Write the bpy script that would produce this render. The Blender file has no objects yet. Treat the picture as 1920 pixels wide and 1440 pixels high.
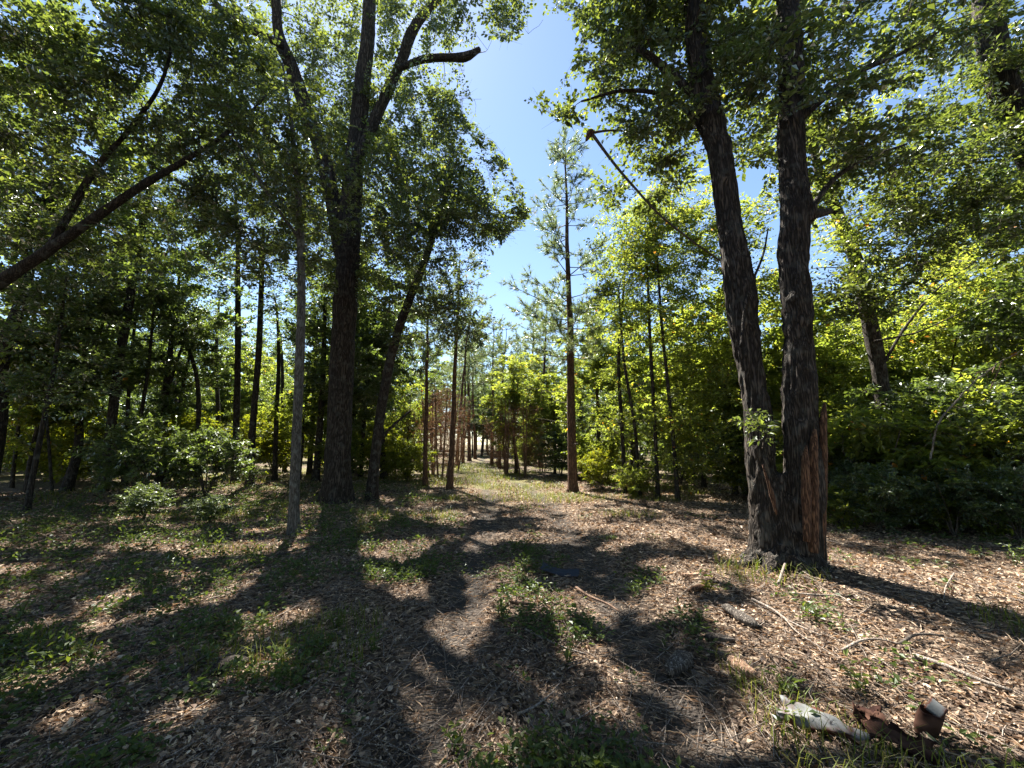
import bpy, math
import numpy as np
from mathutils import Vector

# ------------------------------------------------------------------ camera, sky, sun, exposure
SC = bpy.context.scene
COL = SC.collection
rad = math.radians
LENS, PITCH, EYE = 14.0, 8.3, 1.6
FPX = LENS / 36 * 1920

cam = bpy.data.cameras.new('camera')
cam.lens = LENS; cam.sensor_width = 36; cam.clip_start = 0.05; cam.clip_end = 1500
cam_ob = bpy.data.objects.new('camera', cam); COL.objects.link(cam_ob)
cam_ob.location = (0, 0, EYE); cam_ob.rotation_euler = (rad(90 + PITCH), 0, 0)
SC.camera = cam_ob

SUN_EL = rad(56)
SUN_AZ = math.atan2(-0.42, 0.91)
SUN = Vector((math.sin(SUN_AZ) * math.cos(SUN_EL), math.cos(SUN_AZ) * math.cos(SUN_EL), math.sin(SUN_EL)))
world = bpy.data.worlds.new('World'); SC.world = world; world.use_nodes = True
wn = world.node_tree
sky = wn.nodes.new('ShaderNodeTexSky'); sky.sky_type = 'NISHITA'; sky.sun_disc = False
sky.sun_elevation = SUN_EL; sky.sun_rotation = SUN_AZ
sky.air_density = 1.0; sky.dust_density = 0.15; sky.ozone_density = 2.0
bgn = wn.nodes['Background']; wn.links.new(sky.outputs[0], bgn.inputs[0]); bgn.inputs[1].default_value = 0.05
sun = bpy.data.lights.new('sun', 'SUN'); sun.energy = 5.0; sun.angle = rad(0.55); sun.color = (1, 0.94, 0.84)
sun_ob = bpy.data.objects.new('sun', sun); COL.objects.link(sun_ob)
sun_ob.rotation_euler = SUN.to_track_quat('Z', 'Y').to_euler(); sun_ob.location = (0, 0, 30)
vs = SC.view_settings
vs.view_transform = 'Standard'; vs.look = 'None'; vs.gamma = 1.0; vs.exposure = 2.35; vs.use_curve_mapping = False
cy = SC.cycles
cy.max_bounces = 4; cy.diffuse_bounces = 3; cy.glossy_bounces = 1; cy.transmission_bounces = 3
cy.transparent_max_bounces = 4; cy.caustics_reflective = False; cy.caustics_refractive = False
cy.sample_clamp_indirect = 4.0

# ------------------------------------------------------------------ maths helpers
CP, SP = math.cos(rad(PITCH)), math.sin(rad(PITCH))

def ray(px, py):
    u, v = (px - 960) / FPX, (720 - py) / FPX
    return np.array([u, CP - v * SP, SP + v * CP])

def W(px, py, Y):
    """the point of the place seen at that spot of the photograph, Y metres ahead"""
    d = ray(px, py)
    return np.array([0, 0, EYE]) + d * (Y / d[1])

def to_px(p):
    q = p - np.array([0, 0, EYE])
    f = q[:, 1] * CP + q[:, 2] * SP
    u = -q[:, 1] * SP + q[:, 2] * CP
    f = np.maximum(f, 1e-3)
    return 960 + FPX * q[:, 0] / f, 720 - FPX * u / f

def vnoise(p):
    p = np.asarray(p, float)
    i = np.floor(p).astype(np.int64); f = p - i; f = f * f * (3 - 2 * f)
    out = 0
    for dx in (0, 1):
        for dy in (0, 1):
            for dz in (0, 1):
                n = ((i[:, 0] + dx) * 73856093) ^ ((i[:, 1] + dy) * 19349663) ^ ((i[:, 2] + dz) * 83492791)
                n = (n ^ (n >> 13)) & 0x7fffffff
                n = (n * 1274126177) & 0x7fffffff
                h = ((n >> 8) & 0xffff) / 65535.0
                w = (f[:, 0] if dx else 1 - f[:, 0]) * (f[:, 1] if dy else 1 - f[:, 1]) * (f[:, 2] if dz else 1 - f[:, 2])
                out = out + h * w
    return out

def n2(x, y, s, o=0.0):
    x = np.asarray(x, float); y = np.asarray(y, float)
    return vnoise(np.stack([x.ravel() * s + o, y.ravel() * s + o * 1.7, np.full(x.size, o)], 1)).reshape(x.shape)

def sstep(a, b, x):
    t = np.clip((x - a) / (b - a), 0, 1); return t * t * (3 - 2 * t)

def path_x(y):
    y = np.asarray(y, float)
    return 0.25 - 3.5 * sstep(9, 34, y) - 0.05 * np.maximum(0, y - 34)

def ground_z(x, y):
    x = np.asarray(x, float); y = np.asarray(y, float)
    d = x - path_x(y)
    z = 0.10 * (n2(x, y, 0.22, 3.1) - 0.5) + 0.05 * (n2(x, y, 0.9, 8.4) - 0.5)
    near = np.exp(-((np.abs(d) - 0.75) / 0.28) ** 2)
    z = z * sstep(0.6, 2.0, np.abs(d)) - 0.05 * near
    z = z + 0.015 * (n2(x, y, 5.0, 1.4) - 0.5)
    z = z + 0.07 * np.exp(-(((x - 3.5) / 1.0) ** 2 + ((y - 5.0) / 1.1) ** 2))       # mound round the twin tree
    z = z + 0.05 * sstep(1.0, 2.4, d) * sstep(9, 5, y)
    z = z + 0.35 * sstep(25, 70, y) + 0.5 * sstep(6, 25, np.abs(x)) * n2(x, y, 0.06, 5.5)
    return z

def gz(x, y): return float(ground_z(np.array([x]), np.array([y]))[0])

def G(px, py):
    d = ray(px, py); z = 0.0
    for _ in range(4):
        t = (z - EYE) / d[2]; p = d * t; z = gz(p[0], p[1])
    return np.array([p[0], p[1], z])

def unit(v): return v / np.maximum(np.linalg.norm(v, axis=-1, keepdims=True), 1e-9)

def spline(pts, rads, step):
    P = np.asarray(pts, float); R = np.asarray(rads, float)
    Q = np.vstack([2 * P[0] - P[1], P, 2 * P[-1] - P[-2]])
    oP, oR = [], []
    for k in range(len(P) - 1):
        a, b, c, d = Q[k], Q[k + 1], Q[k + 2], Q[k + 3]
        n = max(1, int(np.linalg.norm(c - b) / step))
        t = (np.arange(n) / n)[:, None]
        oP.append(0.5 * (2 * b + (c - a) * t + (2 * a - 5 * b + 4 * c - d) * t ** 2 + (3 * b - a - 3 * c + d) * t ** 3))
        oR.append(R[k] + (R[k + 1] - R[k]) * t[:, 0])
    oP.append(P[-1:]); oR.append(R[-1:])
    return np.vstack(oP), np.concatenate(oR)

def tube(P, R, sides, cap=True):
    P = np.asarray(P, float); R = np.asarray(R, float); n = len(P)
    T = unit(np.gradient(P, axis=0))
    ref = np.array([1.0, 0, 0]) if abs(T[0, 0]) < 0.8 else np.array([0, 1.0, 0])
    A = np.zeros_like(P); a = ref
    for k in range(n):
        a = a - T[k] * a.dot(T[k]); a = a / max(np.linalg.norm(a), 1e-9); A[k] = a
    B = np.cross(T, A)
    th = np.arange(sides) * 2 * math.pi / sides
    V = P[:, None] + R[:, None, None] * (np.cos(th)[None, :, None] * A[:, None] + np.sin(th)[None, :, None] * B[:, None])
    V = V.reshape(-1, 3)
    i = np.arange(n - 1)[:, None] * sides; j = np.arange(sides)[None]; jn = (j + 1) % sides
    F = np.stack([i + j, i + jn, i + sides + jn, i + sides + j], -1).reshape(-1, 4)
    tri = np.zeros((0, 3), int)
    if cap:
        V = np.vstack([V, P[-1:] + T[-1:] * R[-1] * 0.4, P[:1]])
        e = (n - 1) * sides; c = n * sides; jj = np.arange(sides); jn = (jj + 1) % sides
        tri = np.vstack([np.stack([e + jj, e + jn, np.full(sides, c)], 1), np.stack([jn, jj, np.full(sides, c + 1)], 1)])
    return V, F, tri

class Geo:
    """collects vertices, triangles and quads of one mesh"""
    def __init__(s): s.V = []; s.Q = []; s.T = []; s.C = []; s.n = 0
    def add(s, V, Q=None, T=None, C=None):
        if Q is not None and len(Q): s.Q.append(np.asarray(Q) + s.n)
        if T is not None and len(T): s.T.append(np.asarray(T) + s.n)
        s.V.append(np.asarray(V, float)); s.n += len(V)
        s.C.append(np.zeros(len(V)) if C is None else np.asarray(C, float))
    def tube(s, P, R, sides, cap=True, bark=0.0, seed=0.0, c=0.5):
        V, F, t = tube(P, R, sides, cap)
        if bark:
            m = len(P) * sides
            C = np.repeat(np.asarray(P), sides, 0); D = unit(V[:m] - C)
            q = V[:m]
            r1 = 1 - np.abs(2 * vnoise(q * [13, 13, 2.4] + seed) - 1)
            r2 = vnoise(q * [3.0, 3.0, 1.5] + seed + 9)
            V[:m] += D * (bark * (r1 - 0.5) + bark * 2.2 * (r2 - 0.5))[:, None] * np.minimum(1, np.repeat(R, sides) / 0.2)[:, None]
        s.add(V, F, t, np.full(len(V), c))
    def box(s, c, half, rot=None, jit=0.0, rng=None, col=0.5):
        v = np.array([[x, y, z] for x in (-1, 1) for y in (-1, 1) for z in (-1, 1)], float) * half
        if jit: v += rng.normal(0, jit, v.shape)
        if rot is not None: v = v @ np.asarray(rot).T
        s.add(v + c, [[0, 1, 3, 2], [4, 6, 7, 5], [0, 4, 5, 1], [2, 3, 7, 6], [0, 2, 6, 4], [1, 5, 7, 3]], None, np.full(8, col))
    def mesh(s, name, mat, smooth=True, origin=(0, 0, 0)):
        V = np.vstack(s.V) - np.asarray(origin)
        Q = np.vstack(s.Q) if s.Q else np.zeros((0, 4), int)
        T = np.vstack(s.T) if s.T else np.zeros((0, 3), int)
        me = bpy.data.meshes.new(name)
        me.vertices.add(len(V)); me.vertices.foreach_set('co', V.astype(np.float32).ravel())
        nl = Q.size + T.size
        me.loops.add(nl); me.loops.foreach_set('vertex_index', np.concatenate([Q.ravel(), T.ravel()]).astype(np.int32))
        npoly = len(Q) + len(T)
        me.polygons.add(npoly)
        me.polygons.foreach_set('loop_start', np.concatenate([np.arange(len(Q)) * 4, Q.size + np.arange(len(T)) * 3]).astype(np.int32))
        me.polygons.foreach_set('use_smooth', np.full(npoly, smooth))
        at = me.attributes.new('tint', 'FLOAT', 'POINT'); at.data.foreach_set('value', np.concatenate(s.C).astype(np.float32))
        me.update(calc_edges=True); me.validate()
        me.materials.append(mat)
        return me

def leaves(g, C, A, N, L, wr, tint, bend=0.12):
    """leaf blades: base, two flanks, tip, creased along the midrib"""
    A = unit(A); S = unit(np.cross(A, N)); N = np.cross(S, A)
    L = L[:, None]; n = len(C)
    b = C - A * L * 0.5
    l = C - A * L * 0.05 - S * L * wr + N * L * bend
    r = C - A * L * 0.05 + S * L * wr + N * L * bend
    t = C + A * L * 0.5 - N * L * bend * 0.8
    V = np.stack([b, l, t, r], 1).reshape(-1, 3)
    k = np.arange(n)[:, None] * 4
    T = np.vstack([k + [0, 2, 1], k + [0, 3, 2]])
    g.add(V, None, T, np.repeat(tint, 4))

# ------------------------------------------------------------------ object helpers
def obj(name, me, parent=None, loc=None):
    o = bpy.data.objects.new(name, me); COL.objects.link(o)
    if parent is not None: o.parent = parent
    if loc is not None: o.location = loc
    return o

def tag(o, label=None, cat=None, group=None, kind=None):
    if label: o['label'] = label
    if cat: o['category'] = cat
    if group: o['group'] = group
    if kind: o['kind'] = kind
    return o

def thing(name, loc, label, cat, group=None):
    return tag(obj(name, None, None, tuple(loc)), label, cat, group)

def copy_tree(root, loc, rz, sc, label, group, tilt=(0, 0)):
    r = root.copy(); COL.objects.link(r)
    r.location = loc; r.rotation_euler = (tilt[0], tilt[1], rz); r.scale = sc if hasattr(sc, '__len__') else (sc, sc, sc)
    r['label'] = label; r['group'] = group
    for ch in root.children:
        c = ch.copy(); COL.objects.link(c); c.parent = r
    return r

# ------------------------------------------------------------------ materials
def mat(name):
    m = bpy.data.materials.new(name); m.use_nodes = True
    nt = m.node_tree; nt.nodes.clear()
    out = nt.nodes.new('ShaderNodeOutputMaterial')
    return m, nt, out

def nd(nt, typ, **kw):
    n = nt.nodes.new(typ)
    for k, v in kw.items(): setattr(n, k, v)
    return n

def ramp(nt, stops, fac):
    r = nd(nt, 'ShaderNodeValToRGB'); e = r.color_ramp.elements
    while len(e) < len(stops): e.new(0.5)
    for k, (p, c) in enumerate(stops): e[k].position = p; e[k].color = (*c, 1)
    nt.links.new(fac, r.inputs[0]); return r.outputs[0]

def mth(nt, op, a, b):
    n = nd(nt, 'ShaderNodeMath', operation=op)
    for k, v in enumerate((a, b)):
        if isinstance(v, (int, float)): n.inputs[k].default_value = v
        else: nt.links.new(v, n.inputs[k])
    return n.outputs[0]

def leaf_mat(name, stops, trans=0.45, tcol=(1.5, 1.7, 0.5), gloss=0.10, rough=0.4):
    m, nt, out = mat(name); L = nt.links.new
    at = nd(nt, 'ShaderNodeAttribute', attribute_name='tint')
    oi = nd(nt, 'ShaderNodeObjectInfo')
    f = mth(nt, 'ADD', at.outputs['Fac'], mth(nt, 'MULTIPLY', mth(nt, 'SUBTRACT', oi.outputs['Random'], 0.5), 0.2))
    c = ramp(nt, stops, f)
    d = nd(nt, 'ShaderNodeBsdfDiffuse'); L(c, d.inputs[0])
    t = nd(nt, 'ShaderNodeBsdfTranslucent')
    mx = nd(nt, 'ShaderNodeMix', data_type='RGBA', blend_type='MULTIPLY'); mx.inputs[0].default_value = 1
    L(c, mx.inputs[6]); mx.inputs[7].default_value = (*tcol, 1); mx.clamp_result = False
    L(mx.outputs[2], t.inputs[0])
    a = nd(nt, 'ShaderNodeMixShader'); a.inputs[0].default_value = trans
    L(d.outputs[0], a.inputs[1]); L(t.outputs[0], a.inputs[2])
    gl = nd(nt, 'ShaderNodeBsdfGlossy'); gl.inputs['Roughness'].default_value = rough; gl.inputs[0].default_value = (0.9, 0.95, 0.95, 1)
    lw = nd(nt, 'ShaderNodeLayerWeight'); lw.inputs[0].default_value = 0.25
    b = nd(nt, 'ShaderNodeMixShader')
    L(mth(nt, 'ADD', mth(nt, 'MULTIPLY', lw.outputs['Fresnel'], gloss * 1.6), gloss * 0.2), b.inputs[0])
    L(a.outputs[0], b.inputs[1]); L(gl.outputs[0], b.inputs[2]); L(b.outputs[0], out.inputs[0])
    return m

M = {}
M['oak_leaf'] = leaf_mat('oak_leaf', [(0, (.028, .042, .014)), (.5, (.050, .070, .022)), (.85, (.085, .108, .032)), (1, (.12, .12, .04))], 0.56, (2.8, 2.65, 1.1), 0.16)
M['lime_leaf'] = leaf_mat('lime_leaf', [(0, (.056, .083, .022)), (.5, (.090, .120, .034)), (.9, (.135, .16, .042)), (.97, (.22, .18, .03)), (1, (.26, .12, .03))], 0.7, (3.1, 2.8, 1.1), 0.07)
M['shade_leaf'] = leaf_mat('shade_leaf', [(0, (.036, .058, .019)), (.6, (.066, .096, .032)), (1, (.105, .135, .046))], 0.54, (2.6, 2.5, 1.0), 0.18)
M['yellow_leaf'] = leaf_mat('yellow_leaf', [(0, (.09, .12, .016)), (.6, (.15, .17, .02)), (1, (.22, .2, .03))], 0.5, (1.8, 1.8, .7), 0.05)
M['needle'] = leaf_mat('needle', [(0, (.07, .10, .05)), (.6, (.11, .145, .075)), (1, (.18, .15, .08))], 0.5, (2.2, 2.1, 1.2), 0.1)
M['dead_needle'] = leaf_mat('dead_needle', [(0, (.10, .05, .025)), (.6, (.17, .09, .045)), (1, (.24, .15, .08))], 0.2, (1.3, 1.1, .8), 0.05)
M['cover_leaf'] = leaf_mat('cover_leaf', [(0, (.04, .062, .016)), (.6, (.068, .095, .024)), (1, (.11, .13, .03))], 0.4, (1.7, 1.8, .6), 0.08)
M['grass'] = leaf_mat('grass', [(0, (.07, .10, .02)), (.5, (.12, .15, .03)), (1, (.24, .20, .08))], 0.4, (1.5, 1.5, .7), 0.01)
M['dead_leaf'] = leaf_mat('dead_leaf', [(0, (.045, .032, .026)), (.3, (.125, .083, .058)), (.5, (.27, .188, .13)), (.75, (.48, .365, .26)), (1, (.74, .61, .46))], 0.15, (1.2, .9, .6), 0.04, 0.6)

def bark_mat(name, dark, light, scale=1.0, lichen=0.0, bump=0.6):
    m, nt, out = mat(name); L = nt.links.new
    tc = nd(nt, 'ShaderNodeTexCoord')
    mp = nd(nt, 'ShaderNodeMapping'); mp.inputs['Scale'].default_value = (scale, scale, scale * 0.13); L(tc.outputs['Object'], mp.inputs[0])
    v = nd(nt, 'ShaderNodeTexVoronoi', feature='DISTANCE_TO_EDGE'); v.inputs['Scale'].default_value = 24
    wv = nd(nt, 'ShaderNodeTexNoise'); wv.inputs['Scale'].default_value = 7; wv.inputs['Detail'].default_value = 4
    L(mp.outputs[0], wv.inputs[0])
    add = nd(nt, 'ShaderNodeMix', data_type='VECTOR'); add.inputs[0].default_value = 0.32
    L(mp.outputs[0], add.inputs[4]); L(wv.outputs['Color'], add.inputs[5]); L(add.outputs[1], v.inputs[0])
    nz = nd(nt, 'ShaderNodeTexNoise'); nz.inputs['Scale'].default_value = 30; nz.inputs['Detail'].default_value = 6; nz.inputs['Roughness'].default_value = .7
    L(mp.outputs[0], nz.inputs[0])
    h = mth(nt, 'MULTIPLY', mth(nt, 'MINIMUM', mth(nt, 'MULTIPLY', v.outputs['Distance'], 3.5), 1.0), mth(nt, 'ADD', mth(nt, 'MULTIPLY', nz.outputs['Fac'], .9), .35))
    c = ramp(nt, [(0.0, tuple(x * .45 for x in dark)), (.35, dark), (1, light)], h)
    n3 = nd(nt, 'ShaderNodeTexNoise'); n3.inputs['Scale'].default_value = 7.0; n3.inputs['Detail'].default_value = 5; L(tc.outputs['Object'], n3.inputs[0])
    if lichen:
        k = nd(nt, 'ShaderNodeMapRange'); k.inputs[1].default_value = .54; k.inputs[2].default_value = .64; L(n3.outputs['Fac'], k.inputs[0])
        mx = nd(nt, 'ShaderNodeMix', data_type='RGBA'); L(mth(nt, 'MULTIPLY', k.outputs[0], lichen), mx.inputs[0])
        L(c, mx.inputs[6]); mx.inputs[7].default_value = (.2, .21, .19, 1); c = mx.outputs[2]
    b = nd(nt, 'ShaderNodeBsdfPrincipled'); b.inputs['Roughness'].default_value = .9; b.inputs['Specular IOR Level'].default_value = .2
    L(c, b.inputs['Base Color'])
    bm = nd(nt, 'ShaderNodeBump'); bm.inputs['Strength'].default_value = bump; bm.inputs['Distance'].default_value = .025
    L(h, bm.inputs['Height']); L(bm.outputs[0], b.inputs['Normal']); L(b.outputs[0], out.inputs[0])
    return m

M['oak_bark'] = bark_mat('oak_bark', (.036, .029, .024), (.115, .093, .076), 1.0, .16, 1.0)
M['dark_bark'] = bark_mat('dark_bark', (.032, .026, .022), (.09, .073, .06), 1.3, .25)
M['grey_bark'] = bark_mat('grey_bark', (.085, .077, .066), (.19, .175, .155), 2.0, .5, .4)
M['pine_bark'] = bark_mat('pine_bark', (.10, .058, .038), (.26, .15, .10), 1.4, 0, .8)
M['twig_bark'] = bark_mat('twig_bark', (.07, .058, .048), (.17, .145, .12), 3.0, 0, .2)
M['pale_stick'] = bark_mat('pale_stick', (.22, .18, .15), (.42, .37, .32), 3.0, 0, .4)
M['dead_twig'] = bark_mat('dead_twig', (.16, .10, .07), (.32, .22, .16), 3.0, 0, .2)
M['rotten_wood'] = bark_mat('rotten_wood', (.13, .11, .095), (.34, .30, .26), 2.5, 0, .9)
M['raw_wood'] = bark_mat('raw_wood', (.085, .045, .028), (.24, .13, .075), 1.6, 0, .5)
M['pale_wood'] = bark_mat('pale_wood', (.33, .20, .13), (.52, .38, .27), 1.6, 0, .5)

def ground_mat():
    m, nt, out = mat('forest_floor'); L = nt.links.new
    geo = nd(nt, 'ShaderNodeNewGeometry')
    vo = nd(nt, 'ShaderNodeTexVoronoi'); vo.inputs['Scale'].default_value = 24; L(geo.outputs['Position'], vo.inputs[0])
    v2 = nd(nt, 'ShaderNodeTexVoronoi', feature='DISTANCE_TO_EDGE'); v2.inputs['Scale'].default_value = 24; L(geo.outputs['Position'], v2.inputs[0])
    sp = nd(nt, 'ShaderNodeSeparateColor'); L(vo.outputs['Color'], sp.inputs[0])
    leafc = ramp(nt, [(0, (.04, .029, .023)), (.4, (.10, .072, .053)), (.75, (.18, .135, .10)), (1, (.30, .235, .175))], sp.outputs[0])
    nz = nd(nt, 'ShaderNodeTexNoise'); nz.inputs['Scale'].default_value = 60; nz.inputs['Detail'].default_value = 5; L(geo.outputs['Position'], nz.inputs[0])
    dirt = ramp(nt, [(.3, (.03, .026, .023)), (.7, (.095, .083, .073))], nz.outputs['Fac'])
    big = nd(nt, 'ShaderNodeTexNoise'); big.inputs['Scale'].default_value = .8; big.inputs['Detail'].default_value = 4; L(geo.outputs['Position'], big.inputs[0])
    at = nd(nt, 'ShaderNodeAttribute', attribute_name='tint')          # bare track 1, litter 0
    k = nd(nt, 'ShaderNodeMapRange'); k.inputs[1].default_value = .5; k.inputs[2].default_value = .9
    L(mth(nt, 'ADD', at.outputs['Fac'], mth(nt, 'SUBTRACT', big.outputs['Fac'], .5)), k.inputs[0])
    mx = nd(nt, 'ShaderNodeMix', data_type='RGBA'); L(k.outputs[0], mx.inputs[0]); L(leafc, mx.inputs[6]); L(dirt, mx.inputs[7])
    gn = nd(nt, 'ShaderNodeTexNoise'); gn.inputs['Scale'].default_value = .45; gn.inputs['Detail'].default_value = 6; L(geo.outputs['Position'], gn.inputs[0])
    sy = nd(nt, 'ShaderNodeSeparateXYZ'); L(geo.outputs['Position'], sy.inputs[0])
    far = nd(nt, 'ShaderNodeMapRange'); far.inputs[1].default_value = 9; far.inputs[2].default_value = 16; L(sy.outputs[1], far.inputs[0])
    g1 = nd(nt, 'ShaderNodeMapRange'); g1.inputs[1].default_value = .45; g1.inputs[2].default_value = .62; L(gn.outputs['Fac'], g1.inputs[0])
    gr = ramp(nt, [(0, (.09, .10, .03)), (1, (.24, .22, .09))], nz.outputs['Fac'])
    m2 = nd(nt, 'ShaderNodeMix', data_type='RGBA'); L(mth(nt, 'MULTIPLY', mth(nt, 'MULTIPLY', far.outputs[0], g1.outputs[0]), .75), m2.inputs[0])
    L(mx.outputs[2], m2.inputs[6]); L(gr, m2.inputs[7])
    b = nd(nt, 'ShaderNodeBsdfPrincipled'); b.inputs['Roughness'].default_value = .95; b.inputs['Specular IOR Level'].default_value = .15
    L(m2.outputs[2], b.inputs['Base Color'])
    bm = nd(nt, 'ShaderNodeBump'); bm.inputs['Strength'].default_value = .9; bm.inputs['Distance'].default_value = .03
    L(mth(nt, 'ADD', mth(nt, 'MULTIPLY', v2.outputs['Distance'], 2.5), nz.outputs['Fac']), bm.inputs['Height'])
    L(bm.outputs[0], b.inputs['Normal']); L(b.outputs[0], out.inputs[0])
    return m
M['ground'] = ground_mat()

def metal_mat(name, base, rust, amount, rough=.5, metallic=.3):
    m, nt, out = mat(name); L = nt.links.new
    tc = nd(nt, 'ShaderNodeTexCoord')
    nz = nd(nt, 'ShaderNodeTexNoise'); nz.inputs['Scale'].default_value = 14; nz.inputs['Detail'].default_value = 7; L(tc.outputs['Object'], nz.inputs[0])
    at = nd(nt, 'ShaderNodeAttribute', attribute_name='tint')
    f = mth(nt, 'ADD', mth(nt, 'MULTIPLY', mth(nt, 'SUBTRACT', nz.outputs['Fac'], .5), 1.6), mth(nt, 'ADD', at.outputs['Fac'], amount - .5))
    c = ramp(nt, [(.35, base), (.55, tuple((a + b) / 2 for a, b in zip(base, rust))), (.7, rust), (1, tuple(x * .5 for x in rust))], f)
    b = nd(nt, 'ShaderNodeBsdfPrincipled'); b.inputs['Roughness'].default_value = rough; b.inputs['Metallic'].default_value = metallic; b.inputs['Specular IOR Level'].default_value = .08
    L(c, b.inputs['Base Color'])
    bm = nd(nt, 'ShaderNodeBump'); bm.inputs['Strength'].default_value = .3; bm.inputs['Distance'].default_value = .01; L(nz.outputs['Fac'], bm.inputs['Height'])
    L(bm.outputs[0], b.inputs['Normal']); L(b.outputs[0], out.inputs[0])
    return m
M['grey_tin'] = metal_mat('grey_tin', (.135, .14, .14), (.075, .03, .02), .5, .6, .1)
M['rust'] = metal_mat('rust', (.07, .036, .025), (.03, .013, .01), .55, .8, .1)
M['dark_steel'] = metal_mat('dark_steel', (.035, .042, .055), (.05, .035, .03), .4, .85, .0)

# ------------------------------------------------------------------ ground
def build_ground():
    n = 330; u = np.linspace(-1, 1, n)
    xs = np.sinh(4.3 * u) / math.sinh(4.3) * 170
    ys = 4.5 + xs
    X, Y = np.meshgrid(xs, ys)
    Z = ground_z(X, Y)
    V = np.stack([X, Y, Z], -1).reshape(-1, 3)
    i = (np.arange(n - 1)[:, None] * n + np.arange(n - 1)[None]).ravel()
    Q = np.stack([i, i + 1, i + n + 1, i + n], 1)
    d = np.abs(X - path_x(Y))
    C = np.exp(-((d - .75) / .4) ** 2) * .9
    g = Geo(); g.add(V, Q, None, C.ravel())
    return tag(obj('ground', g.mesh('ground', M['ground'])), 'forest floor of dirt and leaf litter with a two-rut track', kind='structure')
build_ground()

# ------------------------------------------------------------------ where the sun reaches the floor, and the open sky over the track
LIT = [(270, 1022, 120, 22), (440, 1032, 150, 26), (40, 1180, 60, 26), (90, 1275, 120, 40), (230, 1245, 60, 20), (520, 1170, 70, 46),
       (470, 1262, 80, 36), (620, 1195, 24, 30), (330, 1345, 60, 40), (660, 1320, 36, 60), (700, 1410, 60, 40), (740, 1035, 80, 34),
       (770, 1110, 80, 30), (862, 1190, 80, 50), (940, 1140, 120, 34), (1060, 1128, 120, 38), (1100, 965, 260, 40), (960, 910, 130, 30),
       (980, 1010, 160, 20), (1320, 1090, 120, 60), (1260, 1150, 90, 46), (1420, 1180, 120, 60), (1500, 1240, 190, 90), (1720, 1040, 260, 70),
       (1560, 1380, 220, 80), (1800, 1400, 170, 70), (1780, 1290, 160, 60), (1330, 1000, 110, 60), (840, 970, 60, 18), (270, 960, 90, 40)]
_L = []
for cx, cyy, rx, ry in LIT:
    a, b, c, d = G(cx - rx, cyy), G(cx + rx, cyy), G(cx, cyy - ry), G(cx, cyy + ry)
    _L.append(((a[0] + b[0]) / 2, (c[1] + d[1]) / 2, abs(b[0] - a[0]) / 2, abs(c[1] - d[1]) / 2))
GAP = np.array([(868, 130), (905, 75), (960, 78), (1000, 30), (1078, 20), (1076, 120), (1040, 165), (985, 190), (1070, 235), (1105, 262), (1060, 300), (1020, 330),
                (1110, 420), (1100, 560), (1010, 640), (935, 600), (905, 500), (955, 440), (1000, 400), (950, 300), (905, 255), (885, 190)], float)

def in_poly(px, py, poly):
    r = np.zeros(len(px), bool); j = len(poly) - 1
    for i in range(len(poly)):
        xi, yi = poly[i]; xj, yj = poly[j]
        c = ((yi > py) != (yj > py)) & (px < (xj - xi) * (py - yi) / (yj - yi + 1e-9) + xi)
        r ^= c; j = i
    return r

RAYS = [(W(1466, y, 5.05), .17) for y in range(560, 880, 30)] + [(W(1385, y, 5.1), .14) for y in range(740, 860, 30)] + \
       [(W(x, y, 11.8), .6) for x, y in ((340, 850), (390, 800), (440, 830))] + [(W(270, 955, 8.6), .5), (W(395, 975, 8.3), .35), *[(W(x, y, Y), .55) for x, y, Y in ((1600, 800, 8.3), (1660, 720, 8.3), (1720, 850, 7.6), (1780, 760, 8), (1840, 820, 7.4), (1880, 720, 8.4), (1650, 880, 7.4))], (W(605, 860, 11.2), .2), (W(606, 760, 11.2), .2)]

CLEAR = []

def prune(C, rng):
    """thin the foliage along the gaps that let the sun down to the floor and over the open track"""
    s = np.array(SUN); g = C - s * (C[:, 2:3] / s[2])
    keep = np.ones(len(C), bool)
    wob = 0.12 + 0.7 * n2(g[:, 0], g[:, 1], 2.2, 4.0) + 0.45 * n2(g[:, 0], g[:, 1], 6.0, 9.0)
    hit = np.zeros(len(C), bool)
    for x, y, a, b in _L:
        hit |= ((g[:, 0] - x) / a) ** 2 + ((g[:, 1] - y) / b) ** 2 < wob ** 2
    fl = n2(g[:, 0], g[:, 1], 1.9, 14.0) * .6 + n2(g[:, 0], g[:, 1], 4.6, 17.0) * .4
    hit |= fl > .672
    for p, r in RAYS:
        q = C - p; t = q @ s
        hit |= (t > .35) & (np.linalg.norm(q - t[:, None] * s, axis=1) < r)
    keep &= ~(hit & (rng.random(len(C)) < .97) & (C[:, 2] > 1.2))
    e = np.array([0, 0, EYE]); near = np.zeros(len(C), bool)
    for p in CLEAR:                                          # limbs that stand free of leaves on their open side
        v = (e - p) / np.linalg.norm(e - p); q = C - p; t = np.clip(q @ v, 0, 5.0)
        near |= np.linalg.norm(q - t[:, None] * v, axis=1) < .24
    keep &= ~(near & (vnoise(C * 1.3 + 5) < .58))
    px, py = to_px(C)
    keep &= ~(in_poly(px + 30 * (vnoise(C * 1.7) - .5), py, GAP) & (C[:, 1] > .5) & (C[:, 2] > 0))
    return keep

# ------------------------------------------------------------------ tree growing
def ellipsoid(rng, c, r, n):
    d = unit(rng.normal(size=(n, 3))); t = rng.random(n) ** (1 / 2.2)
    return np.asarray(c) + d * t[:, None] * np.asarray(r)

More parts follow.
